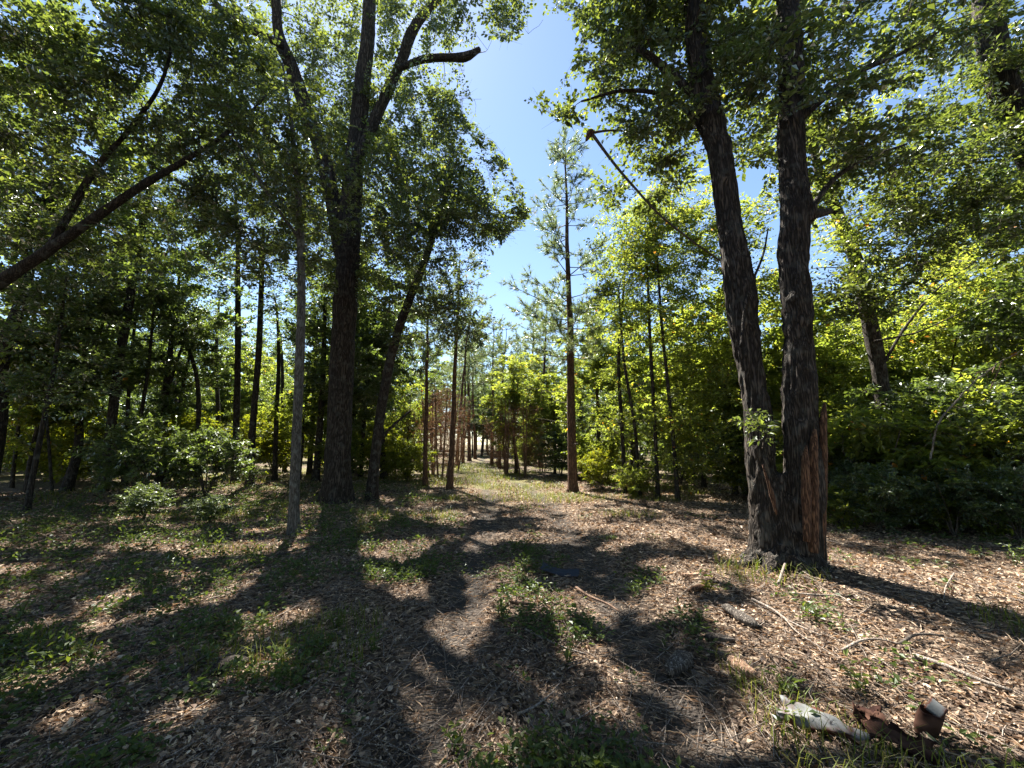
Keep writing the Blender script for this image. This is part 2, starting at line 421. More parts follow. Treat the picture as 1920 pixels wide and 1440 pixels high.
def grow(rng, stems, pts, br, zmin=1.0, thick=1.0, lift=.12, up=.5):
    """joins each point of the crown to the nearest wood below it by a curved branch; returns the branch lines"""
    N = np.zeros((200000, 3)); NR = np.zeros(200000); k = 0
    for P, R in stems:
        m = P[:, 2] > zmin
        N[k:k + m.sum()] = P[m]; NR[k:k + m.sum()] = R[m]; k += m.sum()
    d0 = np.array([np.min(np.linalg.norm(N[:k] - p, axis=1)) for p in pts])
    lines = []
    for p in pts[np.argsort(d0)]:
        dv = p - N[:k]; d = np.linalg.norm(dv, axis=1)
        cost = d + up * np.maximum(0, -dv[:, 2] + .3 * d) + .12 * (NR[:k] < .012)
        i = int(np.argmin(cost)); a = N[i]; L = d[i]
        if L < .05: continue
        n = max(4, int(L / .3) + 1); t = np.linspace(0, 1, n)[:, None]
        mid = (a + p) / 2 + np.array([0, 0, lift * L]) + rng.normal(0, .09 * L, 3)
        P = (1 - t) ** 2 * a + 2 * t * (1 - t) * mid + t ** 2 * p
        P[1:-1] += rng.normal(0, .018 * min(L, 2), (n - 2, 3))
        r0 = min(.5 * NR[i] + .003, thick * (.007 + .0095 * L ** 1.25))
        R = np.linspace(r0, .0035, n)
        br.tube(P, R, 5 if r0 > .02 else 4 if r0 > .01 else 3, False)
        lines.append(P)
        N[k:k + n - 1] = P[1:]; NR[k:k + n - 1] = R[1:]; k += n - 1
    return lines

def foliate(rng, lines, br, lf, twigs=8, per=16, tl=.42, leaf=.085, wr=.27, flat=.45, flop=.5, pr=None, tint=(.5, .22), start=.35):
    """twigs along the outer part of each branch, leaves along each twig"""
    if not lines: return
    A, D = [], []
    for P in lines:
        t = start + (1 - start) * rng.random(twigs); t[0] = 1
        f = t * (len(P) - 1); i = np.minimum(f.astype(int), len(P) - 2)
        A.append(P[i] + (P[i + 1] - P[i]) * (f - i)[:, None]); D.append(np.repeat(unit(P[-1] - P[0])[None], twigs, 0))
    A = np.vstack(A); D = np.vstack(D); m = len(A)
    d = rng.normal(size=(m, 3)); d[:, 2] *= flat; d = unit(unit(d) + .45 * D + [0, 0, .06])
    L = tl * (.5 + .8 * rng.random(m)); B = A + d * L[:, None]; B[:, 2] -= .12 * L
    S = unit(np.cross(d, [0, 0, 1.0])); U = np.cross(S, d); r = .0035
    V = np.stack([A + S * r, A - S * r * .5 + U * r, A - S * r * .5 - U * r, B + S * .001, B - S * .001], 1).reshape(-1, 3)
    kk = np.arange(m)[:, None] * 5
    keep_t = np.ones(m, bool)
    if pr is not None: keep_t = pr((A + B) / 2, rng)
    T = np.stack([kk + [0, 1, 3], kk + [1, 4, 3], kk + [1, 2, 4], kk + [2, 0, 3], kk + [2, 3, 4]], 1)[keep_t].reshape(-1, 3)
    br.add(V, None, T, np.full(len(V), .5))
    t = .12 + .88 * (np.arange(per)[None] + rng.random((m, per))) / per; base = A[:, None] + (B - A)[:, None] * t[..., None]
    nt_ = unit(rng.normal(size=(m, 3)) * .42 + [0, 0, 1.0]); sd = unit(np.cross(d, nt_))
    sg = np.where(np.arange(per) % 2 == 0, 1.0, -1.0)[None, :, None]
    ax = unit(d[:, None] * (.35 + .5 * t[..., None]) + sg * sd[:, None] * .85 + rng.normal(0, .3, (m, per, 3)) - [0, 0, .25 * flop])
    nm = nt_[:, None] + rng.normal(0, .34, (m, per, 3))
    leaf = leaf * rng.uniform(.7, 1.3, (m, 1))
    ln = leaf * (.6 + .7 * rng.random((m, per)))
    C = base + ax * ln[..., None] * .65
    C = C.reshape(-1, 3); ax = ax.reshape(-1, 3); nm = nm.reshape(-1, 3); ln = ln.ravel()
    tn = np.repeat(rng.normal(tint[0], tint[1] * .7, m), per) + rng.normal(0, tint[1], m * per)
    if pr is not None:
        k = pr(C, rng); C, ax, nm, ln, tn = C[k], ax[k], nm[k], ln[k], tn[k]
    tn = np.where(rng.random(len(tn)) < .012, 1.0, np.clip(tn, 0, .8))
    leaves(lf, C, ax, nm, ln, wr, tn)

def blobs(rng, specs):
    out = []
    for px, py, Y, rx, ry, rd, n in specs:
        c = W(px, py, Y); s = np.linalg.norm(c - [0, 0, EYE]) / FPX * .9
        out.append(ellipsoid(rng, c, (rx * s, rd, ry * s), n))
    return np.vstack(out)

def stem_px(pts, Y, dY=0.0, base=None):
    """trunk line from photograph spots and widths (px): (px, py, width)"""
    P, R = [], []
    n = len(pts)
    for k, (x, y, w) in enumerate(pts):
        yy = Y + dY * k / max(1, n - 1)
        p = W(x, y, yy); P.append(p); q = p - [0, 0, EYE]; dep = q[1] * CP + q[2] * SP
        R.append(w * dep / FPX / 2 / math.sqrt(1 + (q[0] / dep) ** 2) * .95)
    if base is not None:
        P[0] = np.array([P[0][0], P[0][1], gz(P[0][0], P[0][1]) - .06])
    return np.array(P), np.array(R)

def flare(P, R, h=.5, k=.55):
    z = P[:, 2] - P[0, 2]
    return R * (1 + k * np.exp(-z / h * 1.6))

def finish_tree(name, label, cat, group, base, parts, tr_mat, tw_mat, lf_mat, br, lf):
    """root Empty at the base with trunk (and limb) meshes, branches and crown below it"""
    base = np.asarray(base, float)
    root = thing(name, base, label, cat, group)
    for nm, g in parts: obj(nm, g.mesh(nm, tr_mat, True, base), root)
    if br is not None and br.n: tag(obj('branches', br.mesh('branches', tw_mat, True, base), root), kind='stuff')
    if lf is not None and lf.n: tag(obj('crown', lf.mesh('crown', lf_mat, False, base), root), kind='stuff')
    return root

def hero(name, label, seed, stems, bl, mats, base=None, twigs=8, per=16, leaf=.085, tl=.42, zmin=2.0, sides=20, bark=.02, wr=.31, group=None, thick=1.0, cat='tree', tint=(.5, .22), pruned=True, names=None, extra=None):
    rng = np.random.default_rng(seed)
    S = []; parts = []
    for k, (P, R) in enumerate(stems):
        P2, R2 = spline(P, R, .10)
        if k == 0: R2 = flare(P2, R2, max(.4, R[0] * 2.2), .5)
        S.append((P2, R2))
        g = Geo(); g.tube(P2, R2, sides if k == 0 else max(8, int(sides * .7)), True, bark, seed)
        parts.append((names[k] if names else ('trunk' if k == 0 else 'limb'), g))
    br, lf = Geo(), Geo()
    if len(bl):
        pts = blobs(rng, bl) if isinstance(bl, list) else bl
        if extra is not None: pts = np.vstack([pts, extra])
        ln = grow(rng, S, pts, br, zmin, thick)
        foliate(rng, ln, br, lf, twigs + 2, per, tl * 1.5, leaf * 1.02, wr, pr=prune if pruned else None, tint=tint)
    return finish_tree(name, label, cat, group, stems[0][0][0] if base is None else base, parts, mats[0], mats[1], mats[2], br, lf)

OAK = (M['oak_bark'], M['twig_bark'], M['oak_leaf'])
DRK = (M['dark_bark'], M['twig_bark'], M['oak_leaf'])

def gp(px, Y):
    x = (px - 960) / FPX * (Y * CP) * 1.0
    for _ in range(3):
        z = gz(x, Y); f = Y * CP + (z - EYE) * SP; x = (px - 960) / FPX * f
    return np.array([x, Y, gz(x, Y)])

ORD = ['first', 'second', 'third', 'fourth', 'fifth', 'sixth', 'seventh', 'eighth', 'ninth', 'tenth', 'eleventh', 'twelfth']

# ---- the big oak left of the track
t0 = stem_px([(632, 945, 58), (634, 860, 50), (640, 700, 47), (648, 560, 46), (655, 440, 46), (662, 330, 40), (676, 200, 34), (690, 60, 26), (698, -120, 18), (700, -300, 9)], 11.2, -1.0, 1)
a1 = stem_px([(648, 500, 34), (628, 400, 32), (608, 300, 30), (575, 210, 30), (545, 120, 27), (522, 60, 24), (515, -60, 16), (500, -220, 8)], 11.0, -1.6)
a2 = stem_px([(530, 85, 18), (490, 65, 18), (440, 38, 18), (400, 0, 15), (350, -90, 8)], 9.6, -.6)
a3 = stem_px([(664, 320, 24), (700, 230, 22), (750, 120, 19), (772, 60, 20), (800, 20, 17), (850, -30, 12), (900, -130, 6)], 10.6, -1.0)
a4 = stem_px([(745, 130, 12), (790, 112, 13), (830, 108, 14), (862, 108, 16), (880, 104, 15), (900, 92, 9)], 9.9, -.3)
_r = np.random.default_rng(8)
for _l, _a, _b in ((t0, 0, .75), (a1, .05, .9), (a2, .1, .8), (a3, .2, .85), (a4, .5, 1)):
    _p, _q = spline(_l[0], _l[1], .22); CLEAR += list(_p[int(_a * len(_p)):int(_b * len(_p))])
hero('oak_tree', 'tall dark oak with forked crown, the thickest trunk beside the track', 11, [t0, a1, a2, a3, a4],
     [(600, 110, 11.6, 150, 120, 1.8, 60), (760, 140, 10, 120, 140, 2.2, 56), (820, 320, 10.3, 150, 110, 2.2, 74), (560, 320, 11.8, 120, 130, 1.5, 46),
      (905, 375, 10.6, 90, 75, 1.6, 44), (960, 400, 10.4, 60, 60, 1.2, 22), (870, 260, 10.4, 70, 90, 1.4, 26), (720, 300, 11.8, 130, 120, 1.6, 30), (700, 470, 11, 110, 90, 1.6, 34), (440, 140, 10.2, 130, 120, 1.4, 40), (650, -150, 9.5, 260, 130, 3, 60),
      (935, 40, 8.2, 80, 40, 1.2, 14), (760, 390, 9.0, 110, 80, 1.6, 30), (590, 480, 10, 90, 70, 1.6, 20), (640, 230, 12.0, 150, 90, 1.4, 40)], OAK, twigs=8, per=17, leaf=.088, sides=28, bark=.03,
     extra=np.vstack([np.stack([_r.uniform(-8.5, -1.4, 190), _r.uniform(9.2, 14.5, 190), _r.uniform(8.8, 13.5, 190)], 1), np.stack([_r.uniform(-10, -2.6, 250), _r.uniform(11.5, 17, 250), _r.uniform(7.2, 12, 250)], 1)]))

# ---- leaning tree in front of the oak, its crown hangs over the track
hero('leaning_tree', 'slim dark trunk leaning right, just right of the big oak', 12,
     [stem_px([(697, 938, 24), (703, 860, 20), (716, 760, 19), (738, 650, 18), (768, 560, 16), (796, 490, 14), (822, 410, 11), (850, 320, 7)], 11.6, -.6, 1),
      stem_px([(708, 830, 7), (735, 800, 6), (770, 770, 4)], 11.5)],
     [(840, 520, 11.2, 70, 110, 1.3, 42), (760, 540, 11, 80, 90, 1.3, 26), (880, 610, 11, 60, 50, 1.2, 15), (820, 420, 11, 80, 70, 1.3, 24), (800, 640, 12, 60, 40, 1.2, 10)],
     DRK, twigs=8, per=16, leaf=.085, sides=16, bark=.014)

CLEAR[:] = list(spline(a1[0], a1[1], .22)[0][4:40])
# ---- slim pale trunk
hero('grey_tree', 'slim straight pale grey trunk standing nearer than the big oak', 13,
     [stem_px([(551, 1003, 24), (552, 930, 21), (556, 820, 20), (562, 680, 19), (565, 560, 17), (563, 440, 15), (556, 330, 12), (545, 220, 8), (530, 120, 4)], 7.4, -.3, 1),
      stem_px([(563, 450, 8), (520, 390, 7), (470, 310, 6), (430, 240, 4)], 7.2, -.3)],
     [(520, 380, 7, 110, 80, 1.0, 26), (460, 480, 7.2, 110, 60, .9, 22), (600, 300, 7, 90, 90, .9, 16), (510, 250, 6.8, 120, 90, 1, 20), (390, 400, 7, 80, 60, .8, 12)],
     (M['grey_bark'], M['twig_bark'], M['oak_leaf']), twigs=7, per=15, leaf=.08, tl=.34, sides=16, bark=.008)

# ---- leaning double-limbed tree out of frame on the left
b0 = W(-60, 570, 6.8)
base = np.array([-10.2, 7.2, gz(-10.2, 7.2) - .06])
st0 = (np.array([base, base * .5 + b0 * .5 + [-.3, 0, -.2], b0, W(0, 530, 6.7), W(130, 442, 6.8), W(260, 352, 6.9), W(345, 302, 7), W(432, 244, 7.1), W(500, 180, 7.2)]),
       np.array([.22, .16, .11, .095, .08, .062, .048, .034, .015]))
st1 = (np.array([W(90, 470, 6.8), W(130, 400, 6.9), W(170, 330, 7), W(205, 285, 7), W(245, 240, 7), W(300, 160, 6.9), W(330, 60, 6.7)]), np.array([.065, .06, .052, .046, .04, .03, .015]))
for _l in (st0, st1):
    _p, _q = spline(_l[0][2:], _l[1][2:], .2); CLEAR += list(_p[:int(.85 * len(_p))])
hero('leaning_oak', 'thick dark limbs arching in from the left edge over the woods', 14, [st0, st1],
     [(140, 110, 6.2, 200, 120, 1.5, 66), (340, 190, 6.8, 130, 100, 1.4, 44), (80, 290, 6.8, 130, 100, 1.4, 42), (250, 400, 7.4, 160, 70, 1.2, 22), (60, -60, 5.8, 220, 110, 1.6, 36),
      (360, 40, 6.6, 130, 90, 1.4, 36), (60, 420, 7, 100, 70, 1.2, 14), (-180, 200, 6.5, 200, 250, 2, 30)], DRK, base=base, twigs=8, per=17, leaf=.082, tl=.36, sides=20, bark=.022,
     extra=np.stack([_r.uniform(-12.5, -5.5, 150), _r.uniform(9.5, 15, 150), _r.uniform(8, 12, 150)], 1))

CLEAR.clear()
# ---- twin-stemmed oak on the right
def twin_oak():
    rng = np.random.default_rng(15)
    Lf = stem_px([(1440, 1062, 72), (1436, 960, 68), (1430, 880, 62), (1422, 790, 55), (1406, 685, 50), (1392, 580, 55), (1382, 513, 57), (1368, 433, 47), (1350, 300, 45), (1336, 240, 50), (1308, 100, 44), (1295, -80, 36), (1280, -260, 20)], 5.2, .5, 1)
    Rt = stem_px([(1502, 1078, 82), (1502, 960, 80), (1503, 880, 76), (1500, 790, 68), (1498, 685, 65), (1496, 580, 64), (1491, 513, 61), (1489, 433, 59), (1492, 392, 66), (1484, 300, 54), (1480, 100, 50), (1476, 20, 47), (1474, -120, 38), (1470, -300, 22)], 5.1, .2, 1)
    mid = stem_px([(1470, 1072, 84), (1470, 980, 78), (1468, 930, 64), (1464, 890, 38)], 5.15, 0, 1)
    S = []
    g = Geo()
    for k, (P, R) in enumerate((Lf, Rt, mid)):
        P2, R2 = spline(P, R, .12); R2 = flare(P2, R2, .32, .26)
        S.append((P2, R2)); g.tube(P2, R2, 24)
    for a in np.arange(0, 6.2, .78):                       # root buttresses
        c = (Lf[0][0] + Rt[0][0]) / 2 + [0, 0, .1]
        e = c + np.array([math.cos(a) * .62, math.sin(a) * .5, 0]); e[2] = gz(e[0], e[1]) - .03
        e[2] -= .06; m = c * .45 + e * .55; m[2] += .08
        P2, R2 = spline([c + [0, 0, .2], m, e], [.19, .10, .03], .08); g.tube(P2, R2, 10)
    # swelling on the right stem
    kb = W(1512, 396, 5.2); P2, R2 = spline([kb + [-.1, 0, -.1], kb, kb + [.05, 0, .04]], [.16, .15, .08], .05); g.tube(P2, R2, 12)
    me = g.mesh('bole_source', M['oak_bark'])
    tmp = bpy.data.objects.new('bole_source', me); COL.objects.link(tmp)
    md = tmp.modifiers.new('r', 'REMESH'); md.mode = 'VOXEL'; md.voxel_size = .023
    ms = tmp.modifiers.new('s', 'SMOOTH'); ms.iterations = 3; ms.factor = .6
    dg = bpy.context.evaluated_depsgraph_get(); ev = tmp.evaluated_get(dg)
    m2 = bpy.data.meshes.new_from_object(ev)
    n = len(m2.vertices); V = np.zeros(n * 3, np.float32); m2.vertices.foreach_get('co', V); V = V.reshape(-1, 3).astype(float)
    Nn = np.zeros(n * 3, np.float32); m2.vertices.foreach_get('normal', Nn); Nn = Nn.reshape(-1, 3)
    r1 = 1 - np.abs(2 * vnoise(V * [19, 19, 3.0] + 3) - 1); r2 = vnoise(V * [3.2, 3.2, 1.4] + 40); r3 = vnoise(V * [26, 26, 9] + 7)
    V = V + Nn * (.052 * (r1 - .5) + .075 * (r2 - .5) + .018 * (r3 - .5))[:, None]
    base = np.array([(Lf[0][0][0] + Rt[0][0][0]) / 2, 5.15, gz(3.6, 5.15)])
    m2.vertices.foreach_set('co', (V - base).astype(np.float32).ravel()); m2.update()
    m2.materials.clear(); m2.materials.append(M['oak_bark'])
    for p in m2.polygons: p.use_smooth = True
    m2.name = 'trunk'
    bpy.data.objects.remove(tmp); bpy.data.meshes.remove(me)
    root = thing('twin_oak', base, 'rugged oak with two stems from one split bole right of the track', 'tree')
    obj('trunk', m2, root)
    # exposed heartwood down the right side of the bole: upright torn staves
    for k, (x0, x1, ya, yb, w, dep) in enumerate([(1544, 1538, 755, 1015, 11, -.10), (1526, 1524, 805, 1005, 13, -.21), (1510, 1513, 835, 985, 9, -.26), (1545, 1542, 880, 1050, 8, -.02)]):
        P, R = stem_px([(x1, yb + 30, w * 1.5), (x1 * .6 + x0 * .4, yb * .6 + ya * .4, w * 2.0), (x0, ya + 30, w * 1.5), (x0 + 2, ya, w * .5)], 5.1 + dep)
        P2, R2 = spline(P, R, .05); gg = Geo(); gg.tube(P2, R2, 14, True, .05, k * 3.1)
        tag(obj('exposed_wood', gg.mesh('exposed_wood', M['raw_wood'], True, base), root), 'torn reddish heartwood on the side of the bole')
    P, R = stem_px([(1456, 965, 4), (1448, 930, 12), (1439, 900, 7), (1430, 872, 3)], 4.76)
    P2, R2 = spline(P, R, .04); gg = Geo(); gg.tube(P2, R2, 8, True, .012, 5)
    tag(obj('split_wood', gg.mesh('split_wood', M['raw_wood'], True, base), root), 'reddish split in the bark below the fork')
    for nm, pts, w, Y in (('broken_limb', [(1525, 402, 24), (1548, 398, 18), (1556, 396, 14)], 0, 5.15), ('limb', [(1490, 230, 22), (1560, 170, 18), (1620, 130, 14), (1690, 100, 10), (1760, 60, 5)], 0, 5.25),
                          ('limb', [(1500, 420, 14), (1560, 340, 12), (1620, 300, 10), (1700, 270, 6)], 0, 5.45), ('limb', [(1325, 200, 20), (1250, 130, 16), (1180, 80, 12), (1110, 50, 6)], 0, 5.55),
                          ('limb', [(1345, 300, 16), (1300, 220, 13), (1250, 180, 10), (1170, 170, 7), (1090, 190, 4)], 0, 5.65), ('limb', [(1390, 650, 7), (1400, 560, 6), (1430, 480, 5), (1440, 430, 3)], 0, 5.05)):
        P, R = stem_px(pts, Y, .5); P2, R2 = spline(P, R, .08); gg = Geo(); gg.tube(P2, R2, 10, True, .012, 2.2)
        obj(nm, gg.mesh(nm, M['oak_bark'], True, base), root); S.append((P2, R2))
    br, lf = Geo(), Geo()
    pts = blobs(rng, [(1150, 110, 6.2, 90, 80, 1.0, 20), (1060, 225, 6.3, 60, 45, .5, 7), (1260, 70, 5.9, 130, 120, 1.3, 40), (1400, 60, 6.3, 150, 140, 1.5, 48), (1600, 110, 6.2, 150, 150, 1.4, 50),
                      (1250, 260, 6.3, 110, 70, 1.0, 22), (1230, 350, 7.0, 100, 50, 1.0, 16), (1650, 310, 6.8, 120, 90, 1.2, 28), (1420, 290, 7.0, 120, 110, 1.0, 24), (1400, -160, 5.8, 300, 120, 1.8, 50), (1560, 240, 5.3, 90, 60, .6, 10),
                      (1700, 60, 6.0, 90, 90, 1.0, 22), (1180, 20, 6, 120, 60, 1, 18), (1440, 130, 5.0, 120, 70, .5, 12)])
    ln = grow(rng, S, pts, br, 2.5)
    foliate(rng, ln, br, lf, 9, 15, .52, .092, .31, pr=prune, tint=(.5, .25))
    # a leafy sprig sprouting at the fork
    c = W(1425, 800, 4.85); sp = ellipsoid(rng, c, (.22, .12, .22), 9)
    ln = grow(rng, [(np.array([W(1432, 850, 4.95), W(1430, 840, 4.93)]), np.array([.02, .015]))], sp, br, -5)
    foliate(rng, ln, br, lf, 3, 9, .14, .075, .25, tint=(.45, .1))
    tag(obj('branches', br.mesh('branches', M['twig_bark'], True, base), root), kind='stuff')
    tag(obj('crown', lf.mesh('crown', M['oak_leaf'], False, base), root), kind='stuff')
twin_oak()

# ---- snapped limb hanging beside the twin oak
def snapped_limb():
    g = Geo(); top = W(1108, 248, 6.1)
    P, R = spline([W(1400, 520, 6.3), W(1330, 475, 6.3), W(1245, 410, 6.25), W(1190, 352, 6.2), W(1150, 305, 6.15), top], [.010, .014, .017, .02, .023, .028], .08)
    g.tube(P, R, 8, True, .006)
    root = thing('snapped_limb', P[0], 'thin snapped limb hanging down from a brown broken elbow against the sky', 'branch')
    obj('limb', g.mesh('limb', M['twig_bark'], True, P[0]), root)
    rg = np.random.default_rng(3); P += np.cumsum(rg.normal(0, .006, P.shape), 0)
    for k in range(12):
        i = rg.integers(3, len(P) - 2); e = P[i] + rg.normal(0, .22, 3) + [.05, 0, -.12]
        q2, r2 = spline([P[i], (P[i] + e) / 2 + rg.normal(0, .04, 3), e], [.006, .004, .002], .05); g2 = Geo(); g2.tube(q2, r2, 4, True)
        obj('side_twig', g2.mesh('side_twig', M['twig_bark'], True, P[0]), root)
    g = Geo(); Q, R = spline([top, W(1150, 243, 6.15), W(1220, 246, 6.2), W(1320, 238, 6.1)], [.022, .017, .014, .012], .08); g.tube(Q, R, 8, True, .006)
    obj('limb', g.mesh('limb', M['twig_bark'], True, P[0]), root)
    g = Geo(); Q, R = spline([top + [.05, 0, .02], top, W(1101, 262, 6.1)], [.05, .065, .02], .03); g.tube(Q, R, 9, True, .02)
    tag(obj('broken_end', g.mesh('broken_end', M['raw_wood'], True, P[0]), root), 'splintered brown elbow of the limb')
snapped_limb()

# ---- leaning trunk at the right edge, and one behind the twin oak
bR = np.array([10.6, 8.0, gz(10.6, 8.0) - .06])
hero('edge_oak', 'thick trunk leaning in from the top right corner', 16,
     [(np.array([bR, bR * .55 + W(1990, 420, 7.4) * .45, W(1990, 420, 7.4), W(1925, 260, 7.2), W(1880, 160, 7.1), W(1852, 40, 7), W(1840, -80, 6.9), W(1800, -300, 6.5)]), np.array([.34, .30, .27, .25, .23, .21, .17, .06])),
      (np.array([W(1880, 165, 7.1), W(1915, 110, 7), W(1960, 30, 6.9)]), np.array([.10, .08, .04]))],
     [(1860, 130, 7.2, 120, 140, 1.4, 50), (1800, 370, 7.6, 150, 100, 1.3, 46), (1930, 330, 7, 100, 120, 1.2, 26), (1850, -120, 6.5, 220, 110, 1.8, 30), (1720, 430, 8, 110, 80, 1.1, 20), (1635, 480, 7.8, 80, 90, .8, 20), (1600, 590, 8, 70, 60, .8, 10)],
     (M['oak_bark'], M['twig_bark'], M['oak_leaf']), base=bR, twigs=7, per=15, leaf=.09, sides=22, bark=.022, tint=(.6, .25))
hero('crooked_tree', 'crooked dark trunk behind the twin oak, leaning left out of the thicket', 17,
     [stem_px([(1665, 955, 40), (1660, 860, 36), (1652, 720, 34), (1632, 610, 34), (1605, 490, 30), (1570, 400, 26), (1542, 340, 22), (1520, 250, 14), (1510, 150, 8)], 9.4, -.2, 1),
      stem_px([(1652, 690, 8), (1700, 610, 7), (1760, 540, 5), (1830, 490, 3)], 9.2), stem_px([(1640, 640, 6), (1690, 630, 5), (1740, 615, 4), (1900, 540, 2)], 9.0)],
     [(1600, 480, 9.2, 150, 130, 1.5, 24), (1720, 540, 11.5, 150, 90, 1.2, 24), (1840, 540, 11.5, 130, 110, 1.2, 26), (1580, 300, 9.5, 130, 110, 1.5, 22)],
     (M['dark_bark'], M['twig_bark'], M['lime_leaf']), twigs=7, per=15, leaf=.085, sides=18, bark=.018)

# ---- front rank of the left woods: individually placed trunks
LEFT = [
    ('woodland_tree', 'dark trunk leaning right, the thickest in the left woods', [(193, 928, 26), (205, 830, 23), (222, 690, 22), (240, 580, 21), (262, 450, 18), (280, 360, 15), (300, 240, 9)], 12.6,
     [(260, 450, 12, 150, 120, 1.6, 40), (180, 560, 12, 110, 80, 1.5, 24), (330, 330, 12, 140, 110, 1.5, 30)]),
    ('woodland_tree', 'slender trunk with a low fork nearest the left edge', [(48, 968, 16), (62, 890, 14), (80, 800, 13), (96, 720, 11), (112, 620, 9), (125, 520, 5)], 9.2,
     [(90, 560, 9, 120, 100, 1.2, 30), (60, 700, 9, 110, 70, 1.2, 20), (150, 480, 9, 100, 80, 1.2, 20)]),
    ('woodland_tree', 'straight dark trunk, first of the upright pair left of the grey trunk', [(441, 902, 17), (443, 800, 14), (446, 660, 13), (446, 540, 11), (445, 420, 7), (440, 330, 4)], 15.5,
     [(430, 460, 15, 110, 110, 1.5, 32), (400, 330, 15, 110, 90, 1.5, 22)]),
    ('woodland_tree', 'straight dark trunk, second of the upright pair left of the grey trunk', [(468, 910, 17), (474, 800, 14), (485, 660, 13), (490, 540, 11), (494, 430, 6)], 14.5,
     [(500, 480, 14, 100, 100, 1.5, 30), (530, 600, 14.5, 70, 60, 1.2, 14)]),
    ('thin_tree', 'thin upright trunk close behind the thickest leaning one', [(236, 908, 10), (238, 800, 9), (247, 660, 8), (262, 540, 5)], 14.2, [(240, 600, 14, 90, 80, 1.2, 18)]),
    ('thin_tree', 'thin trunk bending right between the leaning trunk and pale bush', [(256, 908, 11), (262, 800, 9), (278, 690, 8), (290, 560, 5)], 13.6, [(300, 590, 13.5, 90, 70, 1.2, 18)]),
    ('thin_tree', 'thin leaning trunk rising behind the pale bush', [(318, 880, 9), (332, 790, 9), (350, 690, 8), (372, 600, 4)], 16, [(360, 610, 16, 90, 70, 1.4, 18)]),
    ('thin_tree', 'thin forking trunk behind the pale bush leaning left', [(374, 850, 11), (372, 740, 10), (356, 660, 8), (330, 600, 5), (312, 540, 3)], 15, [(320, 560, 15, 90, 80, 1.4, 20)]),
    ('thin_tree', 'far straight trunk between the grey trunk and big oak', [(592, 905, 15), (600, 800, 13), (606, 690, 11), (610, 560, 7)], 17, [(600, 570, 17, 70, 100, 1.4, 30)]),
    ('thin_tree', 'far thin trunk between the big oak and leaning trunk', [(676, 893, 9), (682, 800, 8), (690, 700, 7), (695, 600, 4)], 19, [(690, 640, 19, 50, 60, 1.4, 14)]),
    ('thin_tree', 'very thin sapling trunk at the far left beside the low fork', [(100, 925, 7), (92, 840, 7), (84, 740, 6), (76, 660, 3)], 11.5, [(60, 660, 11.5, 90, 80, 1.2, 18)]),
]
for k, (nm, lab, pts, Y, bl) in enumerate(LEFT):
    hero(nm, lab, 30 + k, [stem_px(pts, Y, 0, 1)], bl, (M['dark_bark'], M['twig_bark'], M['shade_leaf']), twigs=7, per=14, leaf=.09, sides=12, bark=.012, group='trunks in the left woods', tint=(.5, .25))

_r = np.random.default_rng(19)
for k, (px, Y, ln_) in enumerate([(22, 13, 40), (132, 15, 30), (166, 17, 45), (300, 18, 20), (340, 20, -25), (404, 19, 15), (515, 17, 10), (534, 21, -12), (580, 20, 22), (656, 22, 14)]):
    q = gp(px, Y); u_, v_ = to_px(q[None]); y0 = float(v_[0]); w_ = 8 + 4 * _r.random()
    hero('thin_tree', 'thin dark stem in the left woods, %s of ten counted from the left edge' % ORD[k], 300 + k, [stem_px([(px, y0, w_), (px + ln_ * .3, y0 - 110, w_ * .9), (px + ln_ * .55 + _r.normal(0, 6), y0 - 220, w_ * .75), (px + ln_ + _r.normal(0, 8), y0 - 330, w_ * .4)], Y, 0, 1)],
         [(px + ln_, y0 - 290, Y, 80, 80, 1.2, 20)], (M['dark_bark'], M['twig_bark'], M['shade_leaf']), twigs=6, per=13, leaf=.1, sides=9, bark=.01, group='trunks in the left woods')

# ---- lime saplings right of the pine
RIGHT = [
    ('sapling', 'slim sapling with lime leaves, first right of the tall pine', [(1172, 918, 8), (1166, 800, 8), (1160, 680, 7), (1168, 560, 5), (1175, 450, 2)], 13.2, [(1180, 600, 13.2, 80, 150, 1.3, 44), (1175, 440, 13.2, 60, 60, 1.0, 12), (1160, 800, 13.4, 60, 60, 1.0, 14)]),
    ('sapling', 'slim sapling leaning left, second right of the tall pine', [(1200, 918, 7), (1190, 800, 7), (1172, 690, 6), (1165, 620, 5), (1160, 540, 3)], 12.6, [(1200, 500, 12.6, 90, 110, 1.2, 38)]),
    ('sapling', 'slim dark sapling, third right of the tall pine', [(1233, 920, 9), (1228, 800, 8), (1220, 660, 7), (1215, 540, 5), (1210, 430, 2)], 12.0, [(1240, 560, 12, 90, 160, 1.2, 48), (1215, 410, 12, 70, 60, 1.0, 18), (1260, 780, 12, 80, 80, 1.0, 24)]),
    ('sapling', 'slim dark sapling standing nearest the twin oak', [(1270, 922, 10), (1262, 820, 8), (1250, 700, 7), (1240, 600, 6), (1232, 480, 4)], 11.4, [(1300, 480, 11.2, 90, 130, 1.2, 48), (1330, 680, 11, 70, 110, 1.0, 30), (1410, 500, 10.5, 60, 120, 1.0, 26), (1280, 400, 11.5, 80, 50, 1.0, 16), (1300, 830, 11, 70, 60, .9, 18)]),
]
for k, (nm, lab, pts, Y, bl) in enumerate(RIGHT):
    hero(nm, lab, 60 + k, [stem_px(pts, Y, 0, 1)], bl, (M['dark_bark'], M['twig_bark'], M['lime_leaf']), twigs=7, per=14, leaf=.09, sides=10, bark=.008, group='lime saplings right of the pine', tint=(.45, .25), pruned=False, zmin=.7)

